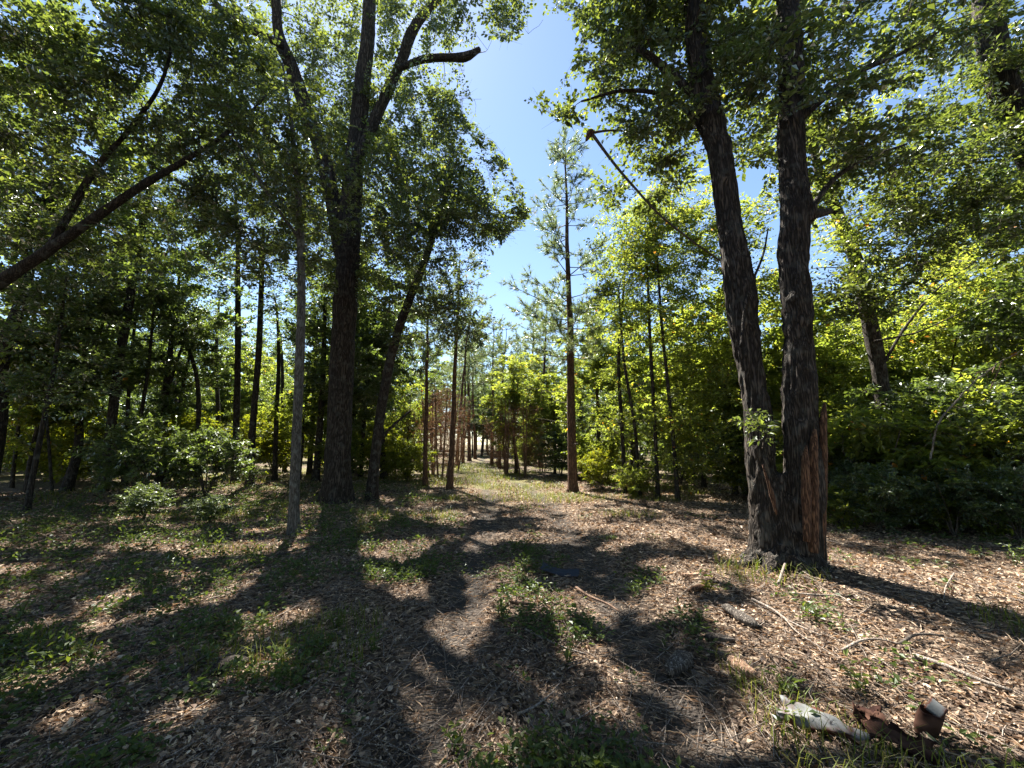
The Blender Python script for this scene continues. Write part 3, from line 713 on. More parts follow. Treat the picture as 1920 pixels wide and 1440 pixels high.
# ------------------------------------------------------------------ pines
def pine(seed, H, r, z0, spread, tufts, needles=26, nl=.22, dead=8, sparse=1.0):
    rng = np.random.default_rng(seed)
    n = 14; t = np.linspace(0, 1, n)
    P = np.stack([.17 * np.cumsum(rng.normal(0, .25, n)) * t, .17 * np.cumsum(rng.normal(0, .25, n)) * t, t * H], 1); P[0] = 0, 0, -.06
    R = r * (1 - t) ** .75 + .008
    P2, R2 = spline(P, R, .15); R2 = flare(P2, R2, .3, .5)
    tr = Geo(); tr.tube(P2, R2, 14, True, .012, seed)
    br, lf = Geo(), Geo()
    z = z0; tips = []
    while z < H - .15:
        k = rng.integers(3, 6); a0 = rng.random() * 6.28
        f = (z - z0) / (H - z0)
        for j in range(k):
            if rng.random() > sparse: continue
            a = a0 + j * 6.28 / k + rng.normal(0, .25); L = spread * (1 - f) ** .75 * (.6 + .6 * rng.random()) * min(1, .55 + f * 3) + .25
            i = min(len(P2) - 1, int(np.searchsorted(P2[:, 2], z)))
            o = P2[i]; d = np.array([math.cos(a), math.sin(a), 0]); up = .15 + .4 * f
            m = max(4, int(L / .3)); tt = np.linspace(0, 1, m)[:, None]
            B = o + d * L * tt + np.array([0, 0, 1]) * L * (up * tt - .25 * tt * (1 - tt)) + np.cumsum(rng.normal(0, .02, (m, 3)), 0)
            br.tube(B, np.linspace(.007 + .008 * L, .004, m), 5, False)
            tips.append((B[-1], unit(B[-1] - B[-2])))
            for q in range(int(tufts * (L / spread + .25))):
                s = .3 + .7 * rng.random(); x = s * (m - 1); ii = min(int(x), m - 2); b0 = B[ii] + (B[ii + 1] - B[ii]) * (x - ii)
                dd = unit(d * .7 + rng.normal(0, .55, 3) + [0, 0, .25]); LL = .15 + .35 * rng.random()
                br.tube(np.array([b0, b0 + dd * LL * .5, b0 + dd * LL + [0, 0, .05]]), np.array([.006, .005, .004]), 3, False)
                tips.append((b0 + dd * LL + [0, 0, .05], dd)); tips.append((b0 + dd * LL * .6, dd))
        z += .25 + .6 * rng.random()
    tips.append((P2[-1], np.array([0, 0, 1.0])))
    for q in range(dead):                                   # bare dead side branches below the crown
        zz = z0 * (.3 + .7 * rng.random()); a = rng.random() * 6.28; i = int(np.searchsorted(P2[:, 2], zz)); L = .4 + 1.2 * rng.random()
        B = P2[i] + np.linspace(0, 1, 5)[:, None] * np.array([math.cos(a), math.sin(a), .15]) * L + rng.normal(0, .03, (5, 3)); B[0] = P2[i]
        br.tube(B, np.linspace(.012, .003, 5), 4, False)
    C = np.array([x[0] for x in tips]); D = np.array([x[1] for x in tips]); m = len(C)
    dr = unit(D[:, None] * .75 + rng.normal(0, .55, (m, needles, 3)) + [0, 0, .12])
    L = nl * (.6 + .6 * rng.random((m, needles)))
    A = np.repeat(C[:, None], needles, 1) - D[:, None] * .10 * rng.random((m, needles, 1)); E_ = A + dr * L[..., None]
    S = unit(np.cross(dr, rng.normal(size=dr.shape))) * .008
    V = np.stack([A - S, A + S, E_], 2).reshape(-1, 3)
    tn = np.clip(np.repeat(rng.normal(.4, .22, m), needles), 0, 1)
    lf.add(V, None, np.arange(len(V)).reshape(-1, 3), np.repeat(tn, 3))
    return tr, br, lf

def pine_tree(seed, loc, label, group, *a, **k):
    tr, br, lf = pine(seed, *a, **k)
    root = thing('pine_tree', loc, label, 'tree', group)
    obj('trunk', tr.mesh('trunk', M['pine_bark']), root)
    tag(obj('branches', br.mesh('branches', M['twig_bark']), root), kind='stuff')
    tag(obj('crown', lf.mesh('crown', M['needle'], False), root), kind='stuff')
    return root

GPINE = 'pines along the track'
pA = pine_tree(71, gp(1074, 13.4), 'tall slim pine with reddish bark on the right verge of the track', GPINE, 12.6, .155, 4.4, 2.1, 15, 18, .2, 12, .9)
pB = pine_tree(72, gp(843, 14.2), 'young pine on the left verge, the nearer of the leaning pair', GPINE, 8.8, .10, 5.0, 1.4, 8, 20, .2, 7)
pB.rotation_euler = (0, .05, 1.0)
pC = pine_tree(73, gp(797, 15.2), 'young pine on the left verge, left one of the leaning pair', GPINE, 8.4, .085, 5.0, 1.3, 8, 20, .2, 7)
pC.rotation_euler = (0, .06, 2.0)
pD = pine_tree(74, gp(1000, 33), 'full crowned pine standing far off behind the lime tree', GPINE, 13.0, .17, 3.2, 2.7, 11, 26, .26, 6)
PR = [pB, pC, pD]
rng = np.random.default_rng(5)
far_p = [(868, 31, 1), (880, 34, 2), (891, 37, 0), (856, 26, 1), (922, 28, 0), (936, 25.5, 1), (1012, 26, 0), (905, 60, 2), (893, 68, 2), (935, 50, 2), (866, 52, 2), (980, 42, 2), (800, 36, 2)]
cnt = {'l': 0, 'r': 0}
for px, Y, k in far_p:
    p = gp(px, Y); sd = 'l' if p[0] < path_x(Y) else 'r'
    if Y > 38: cnt['f'] = cnt.get('f', 0) + 1; lab = 'distant pine crown at the far end of the track, %s of six' % ORD[cnt['f'] - 1]; gr = 'distant pines at the end of the track'
    else:
        lab = 'pine trunk lining the %s side of the receding track, %s from the camera side' % ({'l': 'left', 'r': 'right'}[sd], ORD[cnt[sd]]); cnt[sd] += 1; gr = GPINE
    copy_tree(PR[k], p, rng.random() * 6.28, (.9 + .25 * rng.random()) * (1.15 if k < 2 else .95), lab, gr, (rng.normal(0, .03), rng.normal(0, .03)))

# ------------------------------------------------------------------ woodland prototypes
def wood_proto(seed, name, H, r, z0, rad_c, n, twigs, per, leaf, bmat, lmat, forks=0, lean=.15, flat=.45, tl=.45, cat='tree'):
    rng = np.random.default_rng(seed); m = 8; t = np.linspace(0, 1, m)
    w = np.cumsum(rng.normal(0, .06 * H / 10, (m, 2)), 0) + t[:, None] * rng.normal(0, lean * H / 10, 2); w -= w[0]
    P = np.stack([w[:, 0], w[:, 1], t * H * .92 - .06 * (t == 0)], 1); R = r * (1 - t) ** .7 + .008
    P2, R2 = spline(P, R, .18); R2 = flare(P2, R2, .35, .45)
    tr = Geo(); tr.tube(P2, R2, 10, True, .012, seed); S = [(P2, R2)]
    for f in range(forks):
        i = int(len(P2) * (.3 + .2 * rng.random())); a = rng.random() * 6.28
        Q, RR = spline([P2[i], P2[i] + [math.cos(a) * .35, math.sin(a) * .35, H * .15], P2[i] + [math.cos(a) * 1.0, math.sin(a) * 1.0, H * .42]], [R2[i] * .7, R2[i] * .5, .01], .18)
        tr.tube(Q, RR, 8, True, .01, seed); S.append((Q, RR))
    pts = ellipsoid(rng, (w[-1, 0] * .6, w[-1, 1] * .6, (z0 + H) / 2), (rad_c, rad_c, (H - z0) / 2), n)
    br, lf = Geo(), Geo()
    ln = grow(rng, S, pts, br, z0 * .6)
    foliate(rng, ln, br, lf, twigs, per, tl, leaf, .32, flat, tint=(.45, .22))
    root = thing(name, (0, 0, 0), 'x', cat)
    obj('trunk', tr.mesh('trunk', bmat), root)
    tag(obj('branches', br.mesh('branches', M['twig_bark']), root), kind='stuff')
    tag(obj('crown', lf.mesh('crown', lmat, False), root), kind='stuff')
    return root

WD = [wood_proto(201, 'woodland_tree', 11.5, .14, 2.2, 2.7, 120, 11, 16, .14, M['dark_bark'], M['shade_leaf'], 1),
      wood_proto(202, 'woodland_tree', 10.0, .11, 1.6, 2.4, 115, 11, 16, .14, M['dark_bark'], M['lime_leaf'], 1),
      wood_proto(203, 'woodland_tree', 13.0, .16, 3.0, 3.1, 130, 11, 16, .15, M['dark_bark'], M['shade_leaf'], 2)]
UD = [wood_proto(211, 'understory_tree', 5.2, .05, .8, 1.5, 70, 9, 15, .11, M['dark_bark'], M['lime_leaf'], 1),
      wood_proto(212, 'understory_tree', 6.5, .06, 1.4, 1.7, 80, 9, 15, .11, M['dark_bark'], M['shade_leaf'], 1)]
SH = []
for k, (sd, H, rc, nn, lm) in enumerate([(221, 1.9, 1.1, 66, 'shade_leaf'), (222, 1.5, 1.0, 60, 'lime_leaf'), (223, 2.8, 1.4, 100, 'shade_leaf'), (224, 1.6, 1.1, 60, 'yellow_leaf')]):
    rg = np.random.default_rng(sd); g = Geo(); S = []
    for q in range(6):
        a = q * 1.05 + rg.random(); e = np.array([math.cos(a) * rc * .6, math.sin(a) * rc * .6, H * (.6 + .3 * rg.random())])
        P2, R2 = spline([(0, 0, -.05), e * [.35, .35, .5], e], [.018, .013, .005], .12); g.tube(P2, R2, 6, False); S.append((P2, R2))
    br, lf = Geo(), Geo(); pts = ellipsoid(rg, (0, 0, H * .56), (rc, rc, H * .46), nn)
    foliate(rg, grow(rg, S, pts, br, .1), br, lf, 8, 14, .28, .085, .3, .6, tint=(.5, .22))
    root = thing('shrub', (0, 0, 0), 'x', 'shrub')
    tag(obj('stems', g.mesh('stems', M['twig_bark']), root), kind='stuff')
    tag(obj('branches', br.mesh('branches', M['twig_bark']), root), kind='stuff'); tag(obj('foliage', lf.mesh('foliage', M[lm], False), root), kind='stuff')
    SH.append(root)
def brush(seed, H, rc):
    rg = np.random.default_rng(seed); g = Geo(); br = Geo(); lf = Geo(); S = []
    for q in range(3):
        e = np.array([rg.normal(0, .35), rg.normal(0, .35), H])
        P2, R2 = spline([(e[0] * .3, e[1] * .3, -.05), e * [.7, .7, .5], e], [.04, .03, .008], .15); g.tube(P2, R2, 7, False); S.append((P2, R2))
    pts = ellipsoid(rg, (0, 0, H * .5), (rc, rc, H * .48), 130)
    ln = grow(rg, S, pts, br, .2, .8, .02, .3)
    foliate(rg, ln, br, lf, 6, 4, .35, .07, .10, .7, .9, tint=(.5, .25), start=.1)
    root = thing('dead_brush', (0, 0, 0), 'x', 'brush')
    tag(obj('stems', g.mesh('stems', M['dead_twig']), root), kind='stuff')
    tag(obj('branches', br.mesh('branches', M['dead_twig']), root), kind='stuff'); tag(obj('dead_needles', lf.mesh('dead_needles', M['dead_needle'], False), root), kind='stuff')
    return root
DB = [brush(231, 3.6, .95), brush(232, 3.0, 1.0)]
_used = set()
def place(root, p, rz, sc, label, group, tilt=(0, 0)):
    """the first call moves the prototype itself, later ones copy it"""
    if root.name in _used: return copy_tree(root, tuple(p), rz, sc, label, group, tilt)
    _used.add(root.name)
    root.location = tuple(p); root.rotation_euler = (tilt[0], tilt[1], rz); root.scale = sc if hasattr(sc, '__len__') else (sc, sc, sc)
    root['label'] = label; root['group'] = group
    return root

rng = np.random.default_rng(77)
NTHS = ORD + ['%d%s' % (k, {1: 'st', 2: 'nd', 3: 'rd'}.get(k % 10 if k > 20 else 0, 'th')) for k in range(13, 80)]
NTH = ORD + ['%dth' % k for k in range(13, 40)]
def scatter(xr, yr, step, protos, label, group, sc=(.85, 1.2), ok=None, drop=0.0):
    for row, y in enumerate(np.arange(yr[0], yr[1], step)):
        k = 0
        for x in sorted(np.arange(xr[0], xr[1], step), key=abs):
            xx, yy = x + rng.uniform(-.42, .42) * step, y + rng.uniform(-.42, .42) * step
            if rng.random() < drop or abs(xx - path_x(yy)) < 3.0 or (ok is not None and not ok(xx, yy)): continue
            if abs(xx) > 1.25 * max(yy, 0) + 7 and yy > 0: continue
            place(protos[rng.integers(len(protos))], (xx, yy, gz(xx, yy)), rng.random() * 6.28, rng.uniform(*sc), label % (NTH[row], NTH[k]), group); k += 1

# the lime tree and the named shrubs
place(WD[1], gp(968, 21.5), 1.0, (.85, .85, .68), 'bright lime green tree in full sun right of the far track', 'lime trees by the track')
place(WD[1], gp(1040, 21), 2.6, (.6, .6, .55), 'lime tree in the gap between far track and tall pine', 'lime trees by the track')
place(WD[1], gp(1120, 17), 4.1, .8, 'lime tree just right behind the tall pine', 'lime trees by the track')
place(SH[3], gp(762, 17), 0, 1.0, 'bright yellow-green shrub in sun left of the young pines', 'shrubs in the woods')
place(SH[3], gp(725, 19), 2, 1.1, 'yellow-green shrub seen between leaning trunk and sunny shrub', 'shrubs in the woods')
place(SH[0], gp(385, 11.8), 1, (1.25, 1.1, 1.0), 'pale glinting shrub in the left woods below the upright pair', 'shrubs in the woods')
place(SH[0], gp(270, 8.6), 2, (.45, .45, .36), 'small brightly lit shrub on the forest floor far left', 'shrubs in the woods')
place(SH[0], gp(395, 8.3), 3, (.4, .4, .28), 'low shrub left of the grey trunk', 'shrubs in the woods')
place(SH[3], gp(1130, 14.2), 1.0, .8, 'yellowing shrub at the foot of the tall pine', 'shrubs in the woods')
place(SH[1], gp(1195, 12.4), 2.0, .7, 'low green shrub under the saplings', 'shrubs in the woods')
place(SH[2], gp(1052, 19.5), 2.0, (1.0, 1.0, .9), 'dark green bush left of the tall pine', 'shrubs in the woods')
for px, Y, k, s, lb in [(826, 18.2, 0, 1.25, 'brown dead brush behind the young pines, nearest'), (812, 20, 1, 1.4, 'brown dead brush left of the young pines'), (846, 23, 0, 1.35, 'brown dead brush left of the track, farther back'),
                        (950, 20.5, 1, 1.25, 'brown dead brush right of the track below the lime tree'), (985, 19.5, 0, 1.05, 'brown dead brush right of the track, nearest the camera'), (935, 27, 1, 1.1, 'brown dead brush right of the track, farthest back'), (1015, 22.5, 1, .9, 'brown dead brush between lime tree and dark bush')]:
    place(DB[k], gp(px, Y), Y, s, lb, 'dead brush along the track')
# thicket on the right
TH = [(1570, 9.6, 1, 1.7, 'first'), (1660, 8.4, 1, 1.5, 'second'), (1745, 9.2, 2, 1.15, 'third'), (1810, 8.0, 1, 1.5, 'fourth'), (1880, 8.8, 1, 1.8, 'fifth'), (1930, 7.6, 2, 1.0, 'sixth'), (1620, 11, 1, 1.5, 'seventh'), (1720, 11.5, 1, 1.6, 'eighth'), (1850, 11, 2, 1.4, 'ninth'), (1590, 8.6, 0, .7, 'tenth'), (1460, 11.5, 1, 1.1, 'eleventh'), (1400, 12.5, 3, 1.0, 'twelfth')]
TL = ['bush just right of the twin oak', 'dense bush below the crooked trunk', 'tall dense bush right of the crooked trunk', 'low broad bush in the middle of the right thicket', 'tall bush near the right edge of the thicket', 'bush cut off by the right edge', 'lime bush behind the first thicket bushes', 'large lime bush deep in the right thicket', 'tall bush behind the right edge of the thicket', 'small bush at the foot of the thicket by the twin oak', 'lime bush seen past the left of the twin oak', 'yellow-tinged bush left behind the twin oak']
for (px, Y, k, s, _), lb in zip(TH, TL): place(SH[k], gp(px, Y), px * .01, s, lb, 'right thicket')
for px, Y, k, s, lb in [(1600, 13, 0, 1.2, 'young lime tree over the thicket next to the twin oak'), (1700, 13, 0, 1.1, 'young green tree over the middle of the thicket'), (1800, 12.5, 0, 1.2, 'young lime tree over the right part of the thicket'), (1900, 12.5, 0, 1.1, 'young green tree over the right edge of the thicket'),
                        (1380, 13, 0, 1.3, 'young lime tree filling the gap left of the twin oak'), (1455, 13, 0, 1.4, 'young lime tree seen between the two oak stems'), (1320, 15, 0, 1.4, 'young lime tree behind the saplings')]:
    place(UD[k], gp(px, Y), px * .013, s, lb, 'young trees over the thicket')

for px, Y, k, s_, lb in [(1580, 7.7, 1, .55, 'low bush at the foot of the thicket just right of the bole'), (1650, 7.3, 0, .6, 'low bush at the foot of the thicket below the crooked trunk'), (1725, 7.5, 1, .7, 'low lime bush at the foot of the thicket, middle'), (1790, 7.0, 0, .6, 'low bush below the slanting bare branch'), (1850, 7.2, 1, .75, 'low lime bush at the foot of the thicket, right part'), (1915, 6.6, 0, .6, 'low bush at the right edge in front of the thicket')]:
    place(SH[k], gp(px, Y), px, s_, lb, 'right thicket')
for k, (x, y) in enumerate([(-17, 15.5), (-20, 17.5), (-24, 20), (-28, 24), (-22, 25), (-31, 21), (-26, 17), (-15, 13.8), (-18, 15.2), (-21.5, 16.8), (-13, 15.8)]):
    place(SH[[1, 3, 2][k % 3]], (x, y, gz(x, y)), k, 1.6, 'sunlit bush in the clearing at the far left, %s counted from the trunks' % ORD[k], 'bushes at the far left')
for k, (x, y, lb) in enumerate([(-7.6, 18.2, 'leafy tree deep behind the grey trunk'), (-6.6, 15.5, 'leafy tree close behind the grey trunk and big oak'), (-13.5, 12.4, 'leafy tree behind the low forked trunk at far left'), (-8.5, 21.5, 'leafy tree deep behind the leaning trunk')]):
    place(WD[0], (x, y, gz(x, y)), k * 1.7, .85, lb, 'trees close behind the left trunks')
def left_ok(x, y): return x < path_x(y) - 3.2
def right_ok(x, y): return x > path_x(y) + 3.2
scatter((-38, 0), (18, 50), 7.6, [WD[0], WD[0], WD[1], WD[2]], 'leafy tree in the left woods, %s row back, %s from the track', 'deep left woods', (.7, 1.0), ok=left_ok)
scatter((-28, 0), (11.5, 36), 4.4, [UD[0], UD[1], UD[1], SH[0], SH[2]], 'undergrowth bush in the left woods, %s row back, %s from the track', 'left understory', ok=lambda x, y: left_ok(x, y) and x < -5.2, drop=.12)
scatter((0, 40), (22, 52), 7.6, [WD[1], WD[0], WD[1], WD[2]], 'leafy tree in the right woods, %s row back, %s from the track', 'deep right woods', (.7, 1.0), ok=right_ok)
scatter((2, 30), (13, 36), 4.2, [UD[0], UD[0], UD[1], SH[1], SH[2]], 'undergrowth bush in the right woods, %s row back, %s from the track', 'right understory', ok=right_ok, drop=.12)
scatter((-36, 0), (19, 41), 5.0, [SH[1], SH[3], UD[0], SH[2]], 'sunlit bush in the clearing behind the left woods, %s row, %s from the track', 'bushes behind the left woods', (1.2, 1.8), ok=lambda x, y: x < path_x(y) - 4, drop=.1)
scatter((0, 36), (19, 41), 5.0, [SH[1], SH[3], UD[0]], 'sunlit bush behind the right woods, %s row, %s from the track', 'bushes behind the right woods', (1.2, 1.8), ok=lambda x, y: x > path_x(y) + 4, drop=.1)
for k, (x, y) in enumerate([tuple(gp(903, 43)[:2]), (-7.5, 60), (-3, 58), tuple(gp(915, 46)[:2]), tuple(gp(886, 45)[:2])]):
    place(UD[1], (x, y, gz(x, y)), k, 1.3, 'dark bush closing the far end of the track, %s of five' % ORD[k], 'bushes at the end of the track')
for k, a in enumerate(np.linspace(-64, 64, 46)):
    r_ = 54 + 9 * (k % 3); x, y = math.sin(rad(a)) * r_, math.cos(rad(a)) * r_
    place(WD[k % 3], (x, y, gz(x, y)), k, 1.15 + .1 * (k % 4), 'distant tree at the back of the woods, %s from the left' % NTHS[k], 'far edge of the woods')
for k, a in enumerate(np.linspace(-66, 66, 56)):
    r_ = 42 + 9 * (k % 3); x, y = math.sin(rad(a)) * r_, math.cos(rad(a)) * r_
    if abs(x - path_x(y)) < 2.6 and k % 3 < 2: continue
    place(UD[k % 2], (x, y, gz(x, y)), k, (1.5, 1.5, 1.0), 'distant low bush under the far trees, %s from the left' % NTHS[k], 'far undergrowth')
for k, (x, y) in enumerate([(-7, -3), (-3, -7), (3.5, -6.5), (7.5, -3), (-12, 1), (12.5, 1.5), (-8, -10), (0, -12), (8, -10), (-14, -6), (14, -6), (-13.5, 10.5), (14.5, 9.5), (17, 13)]):
    place(WD[k % 3], (x, y, gz(x, y)), k * 1.3, 1.1, 'leafy tree of the woods beside and behind the viewpoint, %s of fourteen' % NTHS[k], 'woods around the viewpoint')

# ------------------------------------------------------------------ leaf litter and ground cover
def polar(rng, n, r0, r1, e=.4):
    u = rng.random(n); r = (r0 ** e + u * (r1 ** e - r0 ** e)) ** (1 / e)
    a = rng.uniform(-1.15, 1.15, n)
    return r * np.sin(a), r * np.cos(a), r

def curled(g, C, A, N, L, wr, curl, tint):
    """near dead leaves: eight points, curled along and across"""
    A = unit(A); S = unit(np.cross(A, N)); N = np.cross(S, A); L = L[:, None]; n = len(C); c = curl[:, None]
    pt = lambda t, w, z: C + A * L * (t - .5) + S * L * w + N * L * z
    z = lambda t: c * (4 * (t - .5) ** 2 - .3)
    e = .10 + .3 * np.abs(c)
    V = np.stack([pt(0, 0, z(0)), pt(.3, -wr, z(.3) + e), pt(.3, 0, z(.3)), pt(.3, wr, z(.3) + e * .6), pt(.68, -wr * .75, z(.68) + e * .7), pt(.68, 0, z(.68)), pt(.68, wr * .85, z(.68) + e), pt(1, 0, z(1))], 1).reshape(-1, 3)
    k = np.arange(n)[:, None] * 8
    g.add(V, np.vstack([k + [1, 2, 5, 4], k + [2, 3, 6, 5]]), np.vstack([k + [0, 2, 1], k + [0, 3, 2], k + [4, 5, 7], k + [5, 6, 7]]), np.repeat(tint, 8))

def litter():
    rng = np.random.default_rng(91); x, y, r = polar(rng, 175000, 1.3, 19, .3)
    d = np.abs(x - path_x(y)); rut = np.exp(-((d - .75) / .35) ** 2)
    k = rng.random(len(x)) > .9 * rut * sstep(.2, .42, n2(x, y, 1.1, 2.0))
    x, y, r, rut = x[k], y[k], r[k], rut[k]; n = len(x)
    ln = (.017 + .05 * rng.random(n) ** 2.6) * (1 + .05 * r) * (1 - .25 * rut)
    C = np.stack([x, y, ground_z(x, y) + .004 + .024 * rng.random(n) ** 1.5], 1)
    a = rng.random(n) * 6.28; ax = np.stack([np.cos(a), np.sin(a), rng.normal(0, .3, n)], 1)
    nm = rng.normal(size=(n, 3)) * .5 + [0, 0, 1]
    ln *= .6 + .4 * sstep(2.5, 8, r)
    tn = np.clip(rng.normal(.44, .23, n) + .35 * (n2(x, y, .8, 6.0) - .5) - .12 * rut, 0, 1)
    wr = .12 + .26 * rng.random((n, 1)); nr = r < 4.3
    g = Geo(); f = ~nr
    leaves(g, C[f], ax[f], nm[f], ln[f], wr[f], tn[f], rng.uniform(-.1, .3, (f.sum(), 1)))
    q = np.flatnonzero(nr & (rng.random(n) < .55)); q2 = np.setdiff1d(np.flatnonzero(nr), q)
    leaves(g, C[q2], ax[q2], nm[q2], ln[q2] * .8, wr[q2], tn[q2], rng.uniform(-.1, .3, (len(q2), 1)))
    curled(g, C[q] + [0, 0, .006], ax[q], nm[q], ln[q] * 1.15, wr[q], rng.normal(.12, .22, len(q)), tn[q])
    x, y, r = polar(rng, 42000, 1.3, 14, .4); n = len(x); a = rng.random(n) * 6.28
    leaves(g, np.stack([x, y, ground_z(x, y) + .012 + .022 * rng.random(n)], 1), np.stack([np.cos(a), np.sin(a), rng.normal(0, .18, n)], 1), rng.normal(size=(n, 3)) * .4 + [0, 0, 1], (.03 + .07 * rng.random(n)) * (.7 + .09 * np.minimum(r, 5)), .02 + .003 * r[:, None], np.clip(rng.normal(.6, .25, n), 0, 1), .05)
    tag(obj('leaf_litter', g.mesh('leaf_litter', M['dead_leaf'], False)), 'brown dead leaves strewn over the forest floor', 'leaf litter', kind='stuff')
    g = Geo(); x, y, r = polar(rng, 3800, 1.4, 12); n = len(x)
    a = rng.random(n) * 3.14; L = .08 + .28 * rng.random(n) ** 2.2
    for i in range(n):
        z = gz(x[i], y[i]) + .025; dd = np.array([math.cos(a[i]), math.sin(a[i]), 0]) * L[i]
        m = np.array([x[i], y[i], z]) ; k = rng.normal(0, .10 * L[i], 3) * [1, 1, .3]
        g.tube(np.array([m - dd, m + k, m + dd]), np.array([.0035, .003, .0018]) * (.6 + .8 * rng.random()), 3, False, c=rng.random())
    tag(obj('twig_litter', g.mesh('twig_litter', M['pale_stick'])), 'small broken twigs scattered in the leaf litter', 'twigs', kind='stuff')
litter()

def cover():
    rng = np.random.default_rng(92); x, y, r = polar(rng, 34000, 1.5, 17)
    d = x - path_x(y)
    m = n2(x, y, .8, 11) * .3 + n2(x, y, 2.6, 12) * .4 + rng.random(len(x)) * .3
    w = .42 + .06 * np.exp(-(d / .4) ** 2) - .22 * np.exp(-((np.abs(d) - .78) / .3) ** 2) + .14 * sstep(-1.0, -3.5, d) - .10 * sstep(1.2, 2.0, d) - .10*sstep(6, 8, y)*sstep(-5, -2, d)
    k = m < w - .09 * rng.random(len(x)); x, y, r = x[k], y[k], r[k]; n = len(x); per = 7
    base = np.stack([x, y, ground_z(x, y) + .02], 1)
    tall = .03 + .10 * rng.random(n) * (1 + 1.2 * sstep(-1.5, -4, x))
    o = rng.normal(size=(n, per, 3)) * [.035, .035, 0] * (1 + .05 * r)[:, None, None]; o[..., 2] = tall[:, None] * rng.random((n, per))
    C = base[:, None] + o
    ax = unit(o * [1, 1, .3] + rng.normal(0, .012, o.shape)); nm = rng.normal(size=o.shape) * .35 + [0, 0, 1]
    ln = (.022 + .030 * rng.random((n, per))) * (1 + .045 * r)[:, None]
    tn = np.clip(rng.normal(.45, .25, (n, per)), 0, 1)
    g = Geo(); leaves(g, C.reshape(-1, 3), ax.reshape(-1, 3), nm.reshape(-1, 3), ln.ravel(), .27, tn.ravel())
    tag(obj('ground_cover', g.mesh('ground_cover', M['cover_leaf'], False)), 'low green weeds and ivy patches on the forest floor', 'weeds', kind='stuff')
    x, y, r = polar(rng, 110000, 1.6, 30, .9); d = x - path_x(y)
    m = n2(x, y, .7, 21)
    w = .24 + .42 * sstep(8.5, 12, y) * np.exp(-(d / 3.4) ** 2) + .04 * np.exp(-(d / .5) ** 2) - .3 * np.exp(-((np.abs(d) - .78) / .3) ** 2)*sstep(14,9,y)
    k = m < w; x, y, r, d = x[k], y[k], r[k], d[k]; n = len(x)
    b = np.stack([x, y, ground_z(x, y)], 1); h = (.05 + .10 * rng.random(n)) * (1 + .02 * r); a = rng.random(n) * 6.28
    dr = np.stack([np.cos(a), np.sin(a), 0 * a], 1); s = np.stack([-np.sin(a), np.cos(a), 0 * a], 1) * (.002 * (1 + .11 * r))[:, None]
    mid = b + dr * (h * .25)[:, None] + np.array([0, 0, 1]) * (h * .7)[:, None]; tip = b + dr * (h * .8)[:, None] + np.array([0, 0, 1]) * h[:, None]
    V = np.stack([b - s, b + s, mid + s * .8, mid - s * .8, tip], 1).reshape(-1, 3); kk = np.arange(n)[:, None] * 5
    g = Geo(); g.add(V, kk + [0, 1, 2, 3], kk + [3, 2, 4], np.repeat(np.clip(rng.normal(.5, .25, n), 0, 1), 5))
    tag(obj('grass', g.mesh('grass', M['grass'], False)), 'short grass along the track and under the trees', 'grass', kind='stuff')
cover()

# ------------------------------------------------------------------ seedlings, sticks, rotten wood, scrap metal
def seedling(seed, px, py, h, label, mt='cover_leaf', n=5):
    rng = np.random.default_rng(seed); b = G(px, py); root = thing('seedling', b, label, 'seedling', 'seedlings on the forest floor')
    for k in range(n):
        a = k * 6.28 / n + rng.random(); g = Geo(); lf = Geo(); L = h * (.7 + .5 * rng.random())
        P, R = spline([(0, 0, -.01), (math.cos(a) * L * .2, math.sin(a) * L * .2, L * .5), (math.cos(a) * L * .5, math.sin(a) * L * .5, L)], [.003, .0025, .0012], .03)
        g.tube(P, R, 4, False)
        st = obj('stem', g.mesh('stem', M['cover_leaf']), root)
        m = 8; i = rng.integers(1, len(P), m); C = P[i] + rng.normal(0, .012, (m, 3)); ax = rng.normal(size=(m, 3)) * [1, 1, .5] + [0, 0, .3]
        C = C + unit(ax) * .025
        leaves(lf, C, ax, rng.normal(size=(m, 3)) * .4 + [0, 0, 1], .05 * (.7 + .6 * rng.random(m)), .2, np.clip(rng.normal(.7, .2, m), 0, 1))
        obj('leaves', lf.mesh('leaves', M[mt], False), st)
seedling(1, 628, 1182, .16, 'bright seedling in a sun fleck at mid left')
seedling(2, 700, 1225, .2, 'leafy seedling just left of the brightest sun patch')
seedling(3, 1065, 1245, .22, 'upright seedling in the shaded track')
seedling(4, 943, 1155, .12, 'small seedling in the sunny litter of the track')
seedling(5, 855, 1410, .12, 'seedling at the bottom edge near a lit patch', n=4)
seedling(6, 1610, 1300, .16, 'narrow-leaved seedling behind the scrap metal')
seedling(7, 1330, 1110, .12, 'yellow-green seedling beside the small orange log', 'yellow_leaf')
seedling(8, 1475, 1310, .14, 'green weed at the end of the grey tin', n=6)
seedling(9, 40, 1160, .2, 'bright low plant at the left edge in sun', 'shade_leaf', 7)
seedling(10, 1905, 1060, .3, 'narrow-leaved plant at the right edge', 'shade_leaf', 7)

